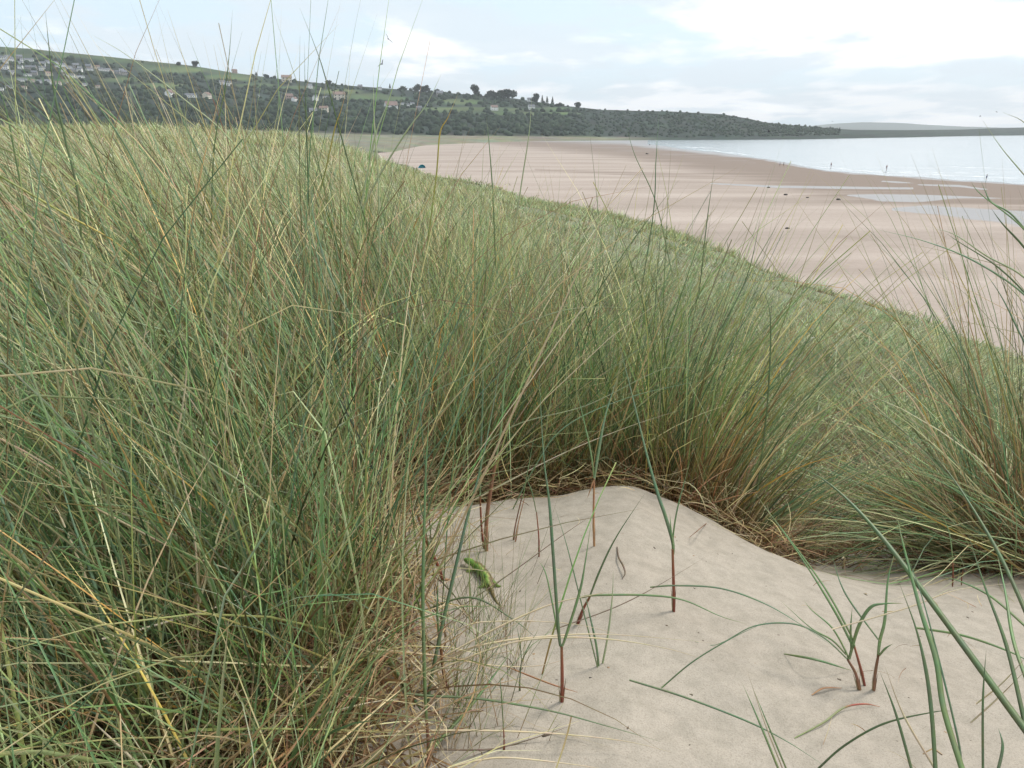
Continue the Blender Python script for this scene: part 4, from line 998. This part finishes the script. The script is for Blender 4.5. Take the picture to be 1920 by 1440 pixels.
tuft('grass_tuft', 'strong dark green blades rising in the bottom right corner', (1890, 1420), [
 ([(1985, 1450), (1920, 1365), (1807, 1211), (1732, 1110), (1657, 1012), (1597, 945), (1545, 900), (1490, 870)], 11, 'dark', .72, .35),
 ([(1960, 1240), (1920, 1140), (1879, 1050), (1837, 975), (1789, 900), (1750, 850)], 7, 'dark', .85, .25),
 ([(1755, 1455), (1747, 1340), (1736, 1256), (1717, 1177), (1687, 1095)], 7, 'dark', .75, .1),
 ([(1808, 1455), (1770, 1331), (1755, 1237), (1725, 1140), (1695, 1027), (1680, 960)], 10, 'green', .74, .15),
 ([(1925, 1380), (1916, 1331), (1886, 1207), (1845, 1095), (1815, 1001)], 7, 'dark', .78, .15),
 ([(1843, 1450), (1843, 1312), (1849, 1219)], 5, 'dark', .74, .05), ([(1710, 1445), (1680, 1339), (1650, 1260)], 5, 'dark', .76, .03),
 ([(1755, 1445), (1695, 1342), (1659, 1249)], 4, 'straw', .76, .03), ([(1800, 1445), (1795, 1380), (1735, 1140), (1700, 1040)], 4, 'teal', .76, .12),
 ([(1930, 1290), (1900, 1200), (1885, 1110), (1870, 1040)], 6, 'green', .85, .2), ([(1940, 1190), (1860, 1120), (1800, 1090), (1760, 1080)], 4, 'green', .95, .2),
 ([(1530, 1445), (1582, 1399), (1657, 1357), (1751, 1335), (1785, 1333)], 4, 'dark', .82, .02), ([(1717, 1177), (1807, 1192), (1900, 1225), (1960, 1260)], 4.5, 'green', 1.0, -.05),
 ([(1830, 1320), (1880, 1280), (1930, 1225)], 3, 'straw', .85, .0), ([(1820, 1355), (1870, 1310), (1930, 1250)], 3, 'straw', .83, .0), ([(1870, 1450), (1880, 1400), (1872, 1365)], 5, 'teal', .72, 0),
 ([(1560, 1180), (1700, 1140), (1800, 1105), (1930, 1092)], 3, 'straw', 1.1, .1)])
tuft('grass_tuft', 'small fan of straight green blades at the bottom edge below the open sand', (1465, 1438), [
 ([(1462, 1448), (1425, 1357), (1391, 1279)], 4.5, 'green', .78, .03), ([(1477, 1448), (1444, 1369), (1410, 1286)], 4.5, 'green', .78, .03), ([(1470, 1448), (1432, 1350), (1400, 1255)], 2.5, 'straw', .78, .03)])
tuft('grass_tuft', 'long grey green blades arching in from the right edge above the beach', (1910, 1090), [
 ([(1990, 640), (1920, 552), (1824, 488), (1733, 452), (1643, 430)], 7, 'teal', 2.1, -.1), ([(1990, 600), (1920, 520), (1850, 480), (1790, 440), (1740, 425)], 5, 'pale', 2.1, -.1),
 ([(1980, 640), (1930, 560), (1870, 500), (1800, 455), (1775, 438)], 5, 'dark', 2.1, -.05), ([(1960, 480), (1900, 405), (1860, 380), (1848, 360), (1840, 340)], 5, 'teal', 2.3, 0),
 ([(1985, 560), (1925, 470), (1880, 420), (1858, 390)], 6, 'dark', 2.2, 0), ([(1990, 420), (1930, 340), (1880, 280), (1840, 222)], 3.5, 'pale', 2.3, 0), ([(1990, 350), (1930, 240), (1880, 210)], 3, 'pale', 2.3, 0),
 ([(1980, 520), (1920, 430), (1840, 365), (1820, 340)], 4, 'green', 2.25, 0), ([(1960, 700), (1920, 640), (1880, 560), (1840, 500)], 5, 'teal', 2.2, 0)])
# big individual blades inside the left mass and against the sky: part of one tall tuft
tuft('grass_tuft', 'tallest blades of the left mass crossing the hill and the sky', (380, 1100), [
 ([(150, 640), (150, 400), (122, 260), (102, 175), (92, 90), (85, 20)], 7, 'dark', 1.7, .0), ([(395, 560), (400, 300), (422, 165), (430, 100), (436, 18)], 4, 'dark', 2.2, 0),
 ([(760, 640), (700, 460), (655, 310), (610, 145), (590, 85), (562, 15)], 4.5, 'dark', 2.2, 0), ([(590, 560), (580, 400), (575, 250), (572, 165), (571, 78)], 4, 'dark', 2.2, 0),
 ([(640, 480), (700, 350), (760, 250), (800, 195), (828, 138)], 6, 'pale', 2.2, 0), ([(670, 420), (690, 320), (705, 250), (720, 210), (738, 163)], 6, 'pale', 2.2, 0), ([(712, 480), (710, 350), (704, 260), (701, 210), (700, 138)], 6, 'pale', 2.2, 0),
 ([(800, 470), (818, 330), (825, 250), (840, 220), (861, 170)], 5, 'yellow', 2.2, 0), ([(600, 360), (615, 300), (628, 240), (640, 205), (652, 160)], 5, 'yellow', 2.2, 0),
 ([(560, 420), (430, 260), (350, 190), (240, 105), (172, 65)], 4.5, 'pale', 2.0, 0), ([(480, 560), (390, 330), (330, 200), (300, 150)], 5, 'teal', 2.0, 0), ([(520, 480), (470, 300), (400, 180), (350, 60)], 4, 'green', 2.1, 0),
 ([(60, 460), (30, 300), (10, 200), (-10, 150)], 5, 'green', 1.9, 0), ([(330, 480), (250, 300), (180, 190), (150, 130)], 5, 'teal', 1.9, 0), ([(240, 460), (180, 290), (130, 190), (96, 100)], 5, 'green', 1.9, 0),
 ([(930, 520), (925, 380), (918, 280), (912, 220)], 4.5, 'green', 2.4, 0), ([(960, 460), (980, 330), (992, 250), (998, 170)], 5, 'pale', 2.4, 0), ([(1200, 560), (1225, 400), (1230, 300), (1236, 210)], 4, 'teal', 2.3, 0),
 ([(1262, 520), (1230, 380), (1190, 290), (1172, 225)], 3.5, 'dark', 2.3, 0), ([(1310, 560), (1325, 420), (1340, 310)], 4, 'dark', 2.2, 0), ([(1350, 620), (1400, 520), (1428, 400)], 4, 'dark', 2.2, 0)])
tuft('grass_tuft', 'sharp bright blades and bleached sticks lying across the left mass', (300, 1300), [
 ([(180, 1202), (287, 1174), (410, 1137), (500, 1104)], 5.5, 'white', .88, .08), ([(820, 975), (930, 915), (1056, 850), (1179, 800), (1287, 765)], 4.5, 'white', 1.75, .1),
 ([(265, 1440), (215, 1392), (166, 1345)], 6, 'white', .72, .02), ([(365, 1260), (371, 1178), (369, 1055), (356, 952), (328, 850), (300, 760)], 4.5, 'straw', .9, .1),
 ([(176, 952), (369, 1047), (582, 1112)], 5, 'straw', .95, .0), ([(295, 1411), (492, 1370), (676, 1321), (770, 1308)], 5.5, 'white', .80, .02), ([(426, 1170), (492, 1067), (639, 850)], 4.5, 'straw', .95, .15),
 ([(430, 1210), (553, 1096), (623, 1042), (750, 944)], 5, 'yellow', .95, .12), ([(119, 1333), (98, 1231), (53, 1071), (0, 928), (-30, 850)], 9, 'teal', .85, .15), ([(266, 1108), (258, 973), (246, 850), (240, 640)], 9, 'teal', 1.05, .15),
 ([(233, 1383), (205, 1219), (172, 1079), (135, 973), (100, 850)], 8, 'teal', .85, .15), ([(180, 1440), (130, 1300), (60, 1150)], 7, 'green', .8, .1), ([(690, 900), (640, 700), (600, 500), (560, 380)], 8, 'teal', 1.5, .2),
 ([(760, 760), (640, 560), (590, 420), (585, 320)], 8, 'teal', 1.6, .2), ([(500, 700), (440, 560), (380, 480), (330, 430)], 6, 'teal', 1.5, .1), ([(480, 940), (560, 860), (650, 790), (760, 740)], 5, 'pale', 1.2, .1),
 ([(250, 1000), (320, 860), (350, 690), (330, 600)], 5, 'straw', 1.1, .1), ([(0, 330), (120, 400), (210, 450), (300, 520)], 5, 'yellow', 1.6, 0), ([(700, 940), (760, 820), (860, 600), (930, 470)], 7, 'teal', 1.6, .1),
 ([(940, 1000), (1000, 880), (1060, 800), (1180, 745), (1330, 710)], 5, 'teal', 1.7, .1), ([(850, 880), (960, 800), (1100, 760), (1250, 690), (1325, 708)], 4, 'pale', 1.75, .05),
 ([(900, 640), (1000, 600), (1080, 578), (1200, 576)], 4.5, 'pale', 1.9, 0), ([(1420, 920), (1437, 777), (1444, 669), (1443, 582), (1423, 528)], 7, 'dark', 2.05, 0)])

# small dark crumbs on the sand
g = np.random.default_rng(71); V = []; F = []; cc = []
I1V, I1F = ico(1); k = 0
for _ in range(170):
    u0 = g.uniform(830, 1900); v0 = g.uniform(960, 1430); p, r0 = on_ground(u0, v0)
    if r0 > 3 or veg_mask(p[0], p[1]) > .5: continue
    s = abs(g.normal(0, .0011))+.0004; v = I1V*np.array([s*g.uniform(.8, 3), s*g.uniform(.8, 1.6), s*.6])*(1+.3*g.random((len(I1V), 1)))
    a = g.random()*3.14; v = np.stack([v[:, 0]*math.cos(a)-v[:, 1]*math.sin(a), v[:, 0]*math.sin(a)+v[:, 1]*math.cos(a), v[:, 2]], 1)
    V.append(v+p); F.append(I1F+k*len(I1V)); k += 1; c = np.array([.10, .075, .055]) if g.random() < .75 else np.array([.3, .2, .12]); cc.append(np.tile(c, (len(I1V), 1)))
o = mesh_obj('sand_crumbs', np.concatenate(V), np.concatenate(F), M_CLOTH, col=np.concatenate(cc)); tag(o, 'small dark crumbs and bits of plant scattered on the sand', 'debris', kind='stuff')
for (u0, v0, s, lb) in [(1107, 1272, .0035, 'small dark dropping on the sand right of the lowest red stem'), (992, 1166, .0028, 'tiny dark dropping between the lizard and the lowest red stem'), (1098, 984, .0030, 'tiny dark pebble near the foot of the orange stemmed shoot')]:
    p, r0 = on_ground(u0, v0); gg = np.random.default_rng(int(u0)); v = IV*np.array([s, s*.7, s*.6])*(1+.35*(gg.random((len(IV), 1))-.5))
    o = mesh_obj('dropping' if 'drop' in lb else 'pebble', v+p, IF, plain('dark_crumb', (.05, .04, .035)), origin=p); tag(o, lb, 'debris')

# ------------------------------------------------------------------ skinned figures
def skin_mesh(name, verts, edges, radii, sub=2, root=0):
    me = bpy.data.meshes.new(name); me.from_pydata([tuple(v) for v in verts], edges, [])
    o = bpy.data.objects.new(name, me); C.objects.link(o)
    m = o.modifiers.new('s', 'SKIN'); sv = me.skin_vertices[0].data
    for i, rr in enumerate(radii):
        sv[i].radius = (rr, rr) if not isinstance(rr, tuple) else rr; sv[i].use_root = (i == root)
    m.use_smooth_shade = True; s = o.modifiers.new('d', 'SUBSURF'); s.levels = sub; s.render_levels = sub
    dg = bpy.context.evaluated_depsgraph_get(); ev = o.evaluated_get(dg); nm = bpy.data.meshes.new_from_object(ev)
    V = np.array([v.co[:] for v in nm.vertices]); F = [tuple(p.vertices) for p in nm.polygons]
    bpy.data.objects.remove(o); bpy.data.meshes.remove(nm); return V, F
# lizard
spine = [(871, 1049, .010), (876, 1051, .0135), (882, 1053, .0145), (889, 1058, .0125), (896, 1063, .0115), (903, 1070, .0115), (910, 1078, .0115), (915, 1086, .011), (918, 1094, .009), (921, 1103, .006), (924, 1113, .0035), (928, 1123, .002), (934, 1133, .0012), (942, 1140, .0)]
rad = [.0034, .0062, .0076, .0068, .0082, .0100, .0106, .0094, .0068, .0044, .0036, .0026, .0018, .0008]
SC = 1.0
pts = []
for (a, b, h) in spine: p, _ = on_ground(a, b, h); pts.append(p)
L0 = pts[6].copy(); gzL = float(gz(L0[0], L0[1]))
edges = [(i, i+1) for i in range(len(pts)-1)]; radii = list(rad)
def addleg(j, side, fwd, out, foot_f):
    d = pts[j-1]-pts[j+1]; d[2] = 0; d /= np.linalg.norm(d); s = np.array([d[1], -d[0], 0])*side
    b = pts[j]; ps = [b+s*.010-np.array([0, 0, .002]), b+s*out+d*fwd, b+s*(out+.004)+d*foot_f]
    ps[1][2] = gz(ps[1][0], ps[1][1])+.009; ps[2][2] = gz(ps[2][0], ps[2][1])+.0025
    i0 = len(pts)
    for q, rr in zip(ps, (.0038, .0028, .0022)): pts.append(q); radii.append(rr)
    edges.extend([(j, i0), (i0, i0+1), (i0+1, i0+2)])
    for t in range(5):
        a = (t-2)*.42; e = d*math.cos(a)+s*(math.sin(a)+.35); q = ps[2]+e*(.010-.0012*abs(t-2)); q[2] = gz(q[0], q[1])+.0012
        pts.append(q); radii.append(.0008); edges.append((i0+2, len(pts)-1))
for side in (1, -1):
    addleg(4, side, -.003, .011, .004); addleg(8, side, .006, .011, -.006)
V, F = skin_mesh('lz', [p-L0 for p in pts], edges, radii, 2, 6)
sp = np.array([p-L0 for p in pts[:len(spine)]]); fine = catmull(list(sp), 8); fr = np.interp(np.linspace(0, 1, len(fine)), np.linspace(0, 1, len(rad)), rad)
D = np.linalg.norm(V[:, None]-fine[None], axis=2); ni = D.argmin(1); rel = (V[:, 2]-fine[ni, 2])/fr[ni]; s = ni/len(fine); off = D[np.arange(len(V)), ni]/fr[ni]
gl = np.random.default_rng(4)
green = np.array([.13, .27, .04]); brown = np.array([.16, .11, .05]); belly = np.array([.40, .48, .12]); dark = np.array([.02, .018, .012])
hd_ = sp[1]-sp[6]; hd_[2] = 0; hd_ /= np.linalg.norm(hd_); aw = np.array([hd_[1], -hd_[0], 0]); aw = aw*np.sign(aw[1])
dd = ((V-fine[ni])/fr[ni][:, None])@(np.array([0, 0, .80])+aw*.60)
k = np.clip((dd-.70)/.15, 0, 1)*np.clip((s-.14)/.1, 0, 1); k = np.maximum(k, np.clip((s-.60)/.08, 0, 1)*.9)
cc = green*(1-k[:, None])+brown*k[:, None]
kb = np.clip((-rel-.35)/.3, 0, 1)[:, None]; cc = cc*(1-kb)+belly*kb
cc = cc*(1+.5*(vnoise(V[:, 0]*900, V[:, 1]*900+V[:, 2]*700, 8)-.5))[:, None]
spt = (vnoise(s*60, np.arctan2(rel, 1)*9, 3) > .76) & (s > .22)
stripe = (np.abs(dd-.66) < .10) & (s > .25) & (s < .7)
cc = np.where(stripe[:, None], np.array([.34, .36, .12]), cc); cc = np.where(spt[:, None], dark*1.6+cc*.25, cc)
leg = (off > 1.35); cc = np.where(leg[:, None], np.array([.15, .22, .05]), cc)
liz = empty('lizard', tuple(L0)); tag(liz, 'small bright green lizard with brown striped back resting on the sand', 'lizard')
mesh_obj('body', V, F, M_LIZ, liz, col=cc)
M_EYE = plain('lizard_eye', (.01, .01, .008), .1, 50, .1, .6); M_RIM = plain('eye_rim', (.45, .38, .08), .4, 50)
d = sp[1]-sp[3]; d[2] = 0; d /= np.linalg.norm(d); sd = np.array([d[1], -d[0], 0])
for q in (1, -1):
    c = sp[2]*.75+sp[1]*.25+sd*q*.0058+np.array([0, 0, .0028])
    e = mesh_obj('eye', IV*.0017+c, IF, M_EYE, liz); mesh_obj('eyelid', IV*np.array([.0024, .0024, .0020])+c-sd*q*.0010, IF, M_RIM, e)
    c = sp[3]*.8+sp[2]*.2+sd*q*.0066+np.array([0, 0, .0004]); mesh_obj('ear_opening', IV*.0013+c, IF, M_EYE, liz)

# people on the beach
def person(u, v, label, top, low, pose='stand', rz=0.0, arms=.18, name='person'):
    p = on_z(u, v, 0); r = math.hypot(p[0], p[1])
    if pose == 'stand':
        P = [(0, 0, .95), (0, 0, 1.2), (0, 0, 1.42), (0, 0, 1.53), (0, .01, 1.66), (.20, 0, 1.40), (.26+arms*.2, .03, 1.12), (.28+arms*.3, .12, .88), (-.20, 0, 1.40), (-.26-arms*.2, .0, 1.12), (-.28, .05, .86),
             (.10, 0, .90), (.12, .05, .50), (.13, .0, .08), (.13, .14, .04), (-.10, 0, .90), (-.13, -.04, .50), (-.15, -.12, .08), (-.15, .02, .04)]
    else:
        P = [(0, 0, .14), (0, -.05, .38), (0, -.08, .60), (0, -.05, .70), (0, -.02, .84), (.19, -.08, .57), (.26, -.22, .32), (.28, -.30, .06), (-.19, -.08, .57), (-.26, -.22, .32), (-.28, -.30, .06),
             (.10, .05, .14), (.14, .35, .42), (.14, .62, .08), (.14, .75, .06), (-.10, .05, .14), (-.14, .38, .40), (-.14, .65, .08), (-.14, .78, .06)]
    E = [(0, 1), (1, 2), (2, 3), (3, 4), (2, 5), (5, 6), (6, 7), (2, 8), (8, 9), (9, 10), (0, 11), (11, 12), (12, 13), (13, 14), (0, 15), (15, 16), (16, 17), (17, 18)]
    rd = [.15, .14, .16, .06, .11, .07, .05, .04, .07, .05, .04, .10, .075, .05, .04, .10, .075, .05, .04]
    V, F = skin_mesh('p', P, E, rd, 1, 0); z = V[:, 2]
    sk = np.array([.5, .32, .23]); c = np.tile(sk, (len(V), 1))
    t0, t1 = (1.0, 1.47) if pose == 'stand' else (.25, .66)
    c[(z < t1)] = top; c[(z < (.98 if pose == 'stand' else .2))] = low; 
    if pose == 'stand': c[z < .45] = sk; c[(z > .8) & (z < 1.0) & (np.abs(V[:, 0]) > .24)] = sk
    o = mesh_obj(name, V+np.array([p[0], p[1], 0]), F, M_CLOTH, col=c, origin=(p[0], p[1], 0)); o.rotation_euler[2] = rz
    h = IV*np.array([.115, .125, .12])+np.array([0, P[4][1]-.02, P[4][2]+.04]); h = h[:]; mesh_obj('hair', h, IF, plain('hair', (.05, .035, .02)), o)
    tag(o, label, 'person', 'people out on the beach')
NAVY = (.03, .04, .10); BLK = (.03, .03, .035)
person(1462, 312, 'left walker of the pair near the water line', (.2, .2, .24), NAVY, rz=1.2)
person(1469, 312, 'right walker of the pair near the water line', BLK, BLK, rz=1.4)
person(1558, 313, 'person standing in the shallows right of the walking pair', (.18, .08, .08), NAVY, rz=.3)
person(1849, 338, 'person in dark clothes at the edge of the sea far right', (.03, .04, .12), (.03, .03, .05), rz=.7, arms=1.5)
person(1662, 318, 'distant person wading between the walkers and the dark clothed one', (.35, .2, .18), (.1, .1, .12), rz=.2)
person(848, 341, 'person in dark clothes sitting on the sand at the foot of the dune', (.02, .025, .06), BLK, pose='sit', rz=-2)
# beach tent
p = on_z(791, 315, 0); M_TENT = plain('blue_tent_fabric', (.05, .50, .62), .6, 4, .12)
t = empty('beach_tent', tuple(p)); tag(t, 'small turquoise blue beach tent pitched on the sand by the dune edge', 'tent'); t.rotation_euler[2] = .25; t.scale = (1.15,)*3
V = []; F = []; nn = 12
for i in range(nn+1):
    a = math.pi*i/nn
    for j in range(7):
        b = j/6*math.pi*.5; V.append((math.cos(a)*1.25, -.7+1.5*math.sin(b), 1.25*math.sin(a)*math.cos(b)**.8))
F = [(i*7+j, i*7+j+1, i*7+8+j, i*7+7+j) for i in range(nn) for j in range(6)]
mesh_obj('canopy', V, F, M_TENT, t)
V = [(math.cos(math.pi*i/nn)*1.2, -.6, .02+1.15*math.sin(math.pi*i/nn)*.25) for i in range(nn+1)]+[(math.cos(math.pi*i/nn)*1.2, -.56, .02) for i in range(nn+1)]
mesh_obj('groundsheet', [(-1.2, -.9, .02), (1.2, -.9, .02), (1.1, .6, .02), (-1.1, .6, .02), (-1.2, -.9, .05), (1.2, -.9, .05), (1.1, .6, .05), (-1.1, .6, .05)], [(4, 5, 6, 7), (0, 1, 5, 4), (1, 2, 6, 5), (2, 3, 7, 6), (3, 0, 4, 7)], plain('grey_sheet', (.3, .3, .32)), t, smooth=False)
# stones and weed out on the flats
for (u0, v0, s, lb) in [(1441, 352, .35, 'dark lump of weed left of the long pool'), (1473, 366, .4, 'dark lump of weed below the long pool, nearest the dunes'), (1514, 371, .3, 'small dark lump of weed just right of the nearest one'), (1572, 375, .4, 'dark lump of weed beside the shallow pool'),
                        (1476, 429, .28, 'single dark stone on the bare middle beach'), (1213, 289, .7, 'dark rock where the sea first meets the sand'), (1218, 272, .7, 'dark rock at the far tip of the water')]:
    p = on_z(u0, v0, 0); gg = np.random.default_rng(int(u0)); v = IV*np.array([s*1.3, s, s*.6])*(1+.5*(gg.random((len(IV), 1))-.5))
    nmn = 'weed_clump' if 'weed' in lb else 'rock'; o = mesh_obj(nmn, v+p+np.array([0, 0, s*.3]), IF, plain('wet_weed', (.06, .05, .045)), origin=p, smooth=False); tag(o, lb, nmn.split('_')[0], 'dark lumps on the beach flats')
# birds
M_BIRD = plain('dark_feathers', (.025, .025, .04), .6, 20)
def bird(u, v, r, span, label, bank, head, flap):
    p = at_r(u, v, r); b = []; V = []; F = []
    prof = [(.5, .01), (.44, .06), (.36, .085), (.27, .09), (.1, .14), (-.1, .135), (-.3, .09), (-.42, .05), (-.6, .02)]
    n = 8
    for (x_, rr) in prof:
        for q in range(n): V.append((x_, math.cos(q*6.283/n)*rr, math.sin(q*6.283/n)*rr*.9))
    for k in range(len(prof)-1):
        for q in range(n): F.append((k*n+q, k*n+(q+1) % n, (k+1)*n+(q+1) % n, (k+1)*n+q))
    t0 = len(V); V += [(-.35, 0, .02), (-.75, .11, .0), (-.66, 0, .0), (-.75, -.11, .0)]; F += [(t0, t0+1, t0+2), (t0, t0+2, t0+3)]
    for sgn in (1, -1):
        base = len(V); st = [(.06, .26, -.14, 0), (.45, .28, -.10, flap*.35), (.8, .12, -.12, flap*.5), (1.2, -.25, -.32, flap*.45)]
        for (yy, f, bk, zz) in st:
            for z_ in (.015, -.015): V.append((f, sgn*yy, zz+z_)); V.append((bk, sgn*yy, zz+z_))
        for k in range(3):
            i = base+k*4; F += [(i, i+1, i+5, i+4), (i+2, i+6, i+7, i+3), (i, i+4, i+6, i+2), (i+1, i+3, i+7, i+5)]
        i = base+12; F.append((i, i+1, i+3, i+2))
    V = np.array(V)*span/2.4
    o = mesh_obj('bird', V, F, M_BIRD); o.location = tuple(p); o.rotation_euler = (bank, 0, head); tag(o, label, 'bird', 'birds flying over the bay')
bird(728, 73, 45, .56, 'upper of the two dark birds high in the open sky', .9, 1.9, .5)
bird(716, 120, 50, .55, 'lower of the two dark birds high in the open sky', -.8, 1.2, .8)
bird(1441, 247, 90, .75, 'dark bird with raised wings flying low before the headland tip', .4, .3, 1.2)
bird(1838, 218, 110, .5, 'left of the two small birds above the far right shore', .2, 2.6, .4)
bird(1869, 210, 120, .5, 'right of the two small birds above the far right shore', .3, .1, .3)
bird(1561, 228, 160, .45, 'tiny bird in the pale sky just above the headland end', .2, .3, .5)

# ------------------------------------------------------------------ haze
def haze_box(dens):
    m = bpy.data.materials.new('haze'); m.use_nodes = True; nt = m.node_tree; nt.nodes.clear()
    out = nt.nodes.new('ShaderNodeOutputMaterial'); v = nt.nodes.new('ShaderNodeVolumePrincipled')
    v.inputs['Color'].default_value = (.90, .955, 1, 1); v.inputs['Density'].default_value = dens; v.inputs['Anisotropy'].default_value = .2
    nt.links.new(v.outputs[0], out.inputs['Volume'])
    X0, X1, Y0, Y1, Z0, Z1 = -9600, 9600, -9600, 9600, -4.5, 420
    V = [(X0, Y0, Z0), (X1, Y0, Z0), (X1, Y1, Z0), (X0, Y1, Z0), (X0, Y0, Z1), (X1, Y0, Z1), (X1, Y1, Z1), (X0, Y1, Z1)]
    F = [(0, 3, 2, 1), (4, 5, 6, 7), (0, 1, 5, 4), (1, 2, 6, 5), (2, 3, 7, 6), (3, 0, 4, 7)]
    o = mesh_obj('haze', V, F, m, smooth=False); tag(o, 'thin pale sea haze that fades the far hills', 'haze', kind='stuff')
haze_box(.00012)

# ------------------------------------------------------------------ sky and light
SUN_EL, SUN_AZ = R(52), R(55)
w = bpy.data.worlds.new('World'); bpy.context.scene.world = w; w.use_nodes = True
nt = w.node_tree; bg = nt.nodes['Background']; bg.inputs['Strength'].default_value = .1
sky = nt.nodes.new('ShaderNodeTexSky'); sky.sky_type = 'NISHITA'; sky.sun_disc = False; sky.sun_elevation = SUN_EL; sky.sun_rotation = SUN_AZ
sky.air_density = 1; sky.dust_density = 2.5; sky.ozone_density = 1
tc = nt.nodes.new('ShaderNodeTexCoord'); sep = nt.nodes.new('ShaderNodeSeparateXYZ'); nt.links.new(tc.outputs['Generated'], sep.inputs[0])
zc = math_n(nt, 'ADD', math_n(nt, 'MAXIMUM', sep.outputs[2], 0.0), .11)
cx = math_n(nt, 'DIVIDE', sep.outputs[0], zc); cy = math_n(nt, 'MULTIPLY', math_n(nt, 'DIVIDE', sep.outputs[1], zc), .75)
cmb = nt.nodes.new('ShaderNodeCombineXYZ'); nt.links.new(cx, cmb.inputs[0]); nt.links.new(cy, cmb.inputs[1]); cmb.inputs[2].default_value = 3.7
n1 = noise(nt, .85, 7, .52, vec=cmb.outputs[0]); n1.inputs['Distortion'].default_value = .25
n2 = noise(nt, 1.3, 6, .5, vec=cmb.outputs[0]); n2.inputs['Lacunarity'].default_value = 2.3
side = math_n(nt, 'MULTIPLY', sep.outputs[0], .12)
f1 = math_n(nt, 'ADD', n1.outputs['Fac'], side)
# thin veil everywhere, bright cloud and grey-blue cloud patches
veil = mix(nt, .80, sky.outputs[0], (6.4, 7.9, 9.0))
cl = ramp(nt, f1, [(.45, (0, 0, 0)), (.54, (1, 1, 1))])
c = mix(nt, cl.outputs[0], veil, (9.2, 9.25, 9.4))
gr = ramp(nt, n2.outputs['Fac'], [(.48, (0, 0, 0)), (.58, (.9, .9, .9))])
c2 = mix(nt, gr.outputs[0], c, (6.1, 6.95, 7.6))
br = ramp(nt, math_n(nt, 'ADD', f1, 0), [(.60, (0, 0, 0)), (.72, (1, 1, 1))])
c3 = mix(nt, br.outputs[0], c2, (10.6, 10.6, 10.6))
hz = ramp(nt, sep.outputs[2], [(0, (1.16, 1.14, 1.13)), (.16, (1.0, 1.0, 1.0))])
c4 = mix(nt, 1.0, c3, hz.outputs[0], 'MULTIPLY'); nt.links.new(c4, bg.inputs['Color'])
sl = bpy.data.lights.new('sun', 'SUN'); sl.energy = 2.1; sl.angle = R(12); sl.color = (1, .95, .88)
so = bpy.data.objects.new('sun', sl); C.objects.link(so)
dvec = Vector((math.sin(SUN_AZ)*math.cos(SUN_EL), math.cos(SUN_AZ)*math.cos(SUN_EL), math.sin(SUN_EL)))
so.rotation_euler = dvec.to_track_quat('Z', 'Y').to_euler()

# ------------------------------------------------------------------ camera
cam = bpy.data.cameras.new('camera'); co = bpy.data.objects.new('camera', cam); C.objects.link(co)
co.location = (0, 0, EYE); co.rotation_euler = (math.pi/2-PITCH, 0, 0)
cam.sensor_width = 36; cam.lens = 36*FP/1920; cam.clip_start = .02; cam.clip_end = 40000
sc = bpy.context.scene; sc.camera = co
sc.view_settings.view_transform = 'Standard'; sc.view_settings.look = 'None'; sc.view_settings.exposure = 0.47; sc.view_settings.gamma = 1
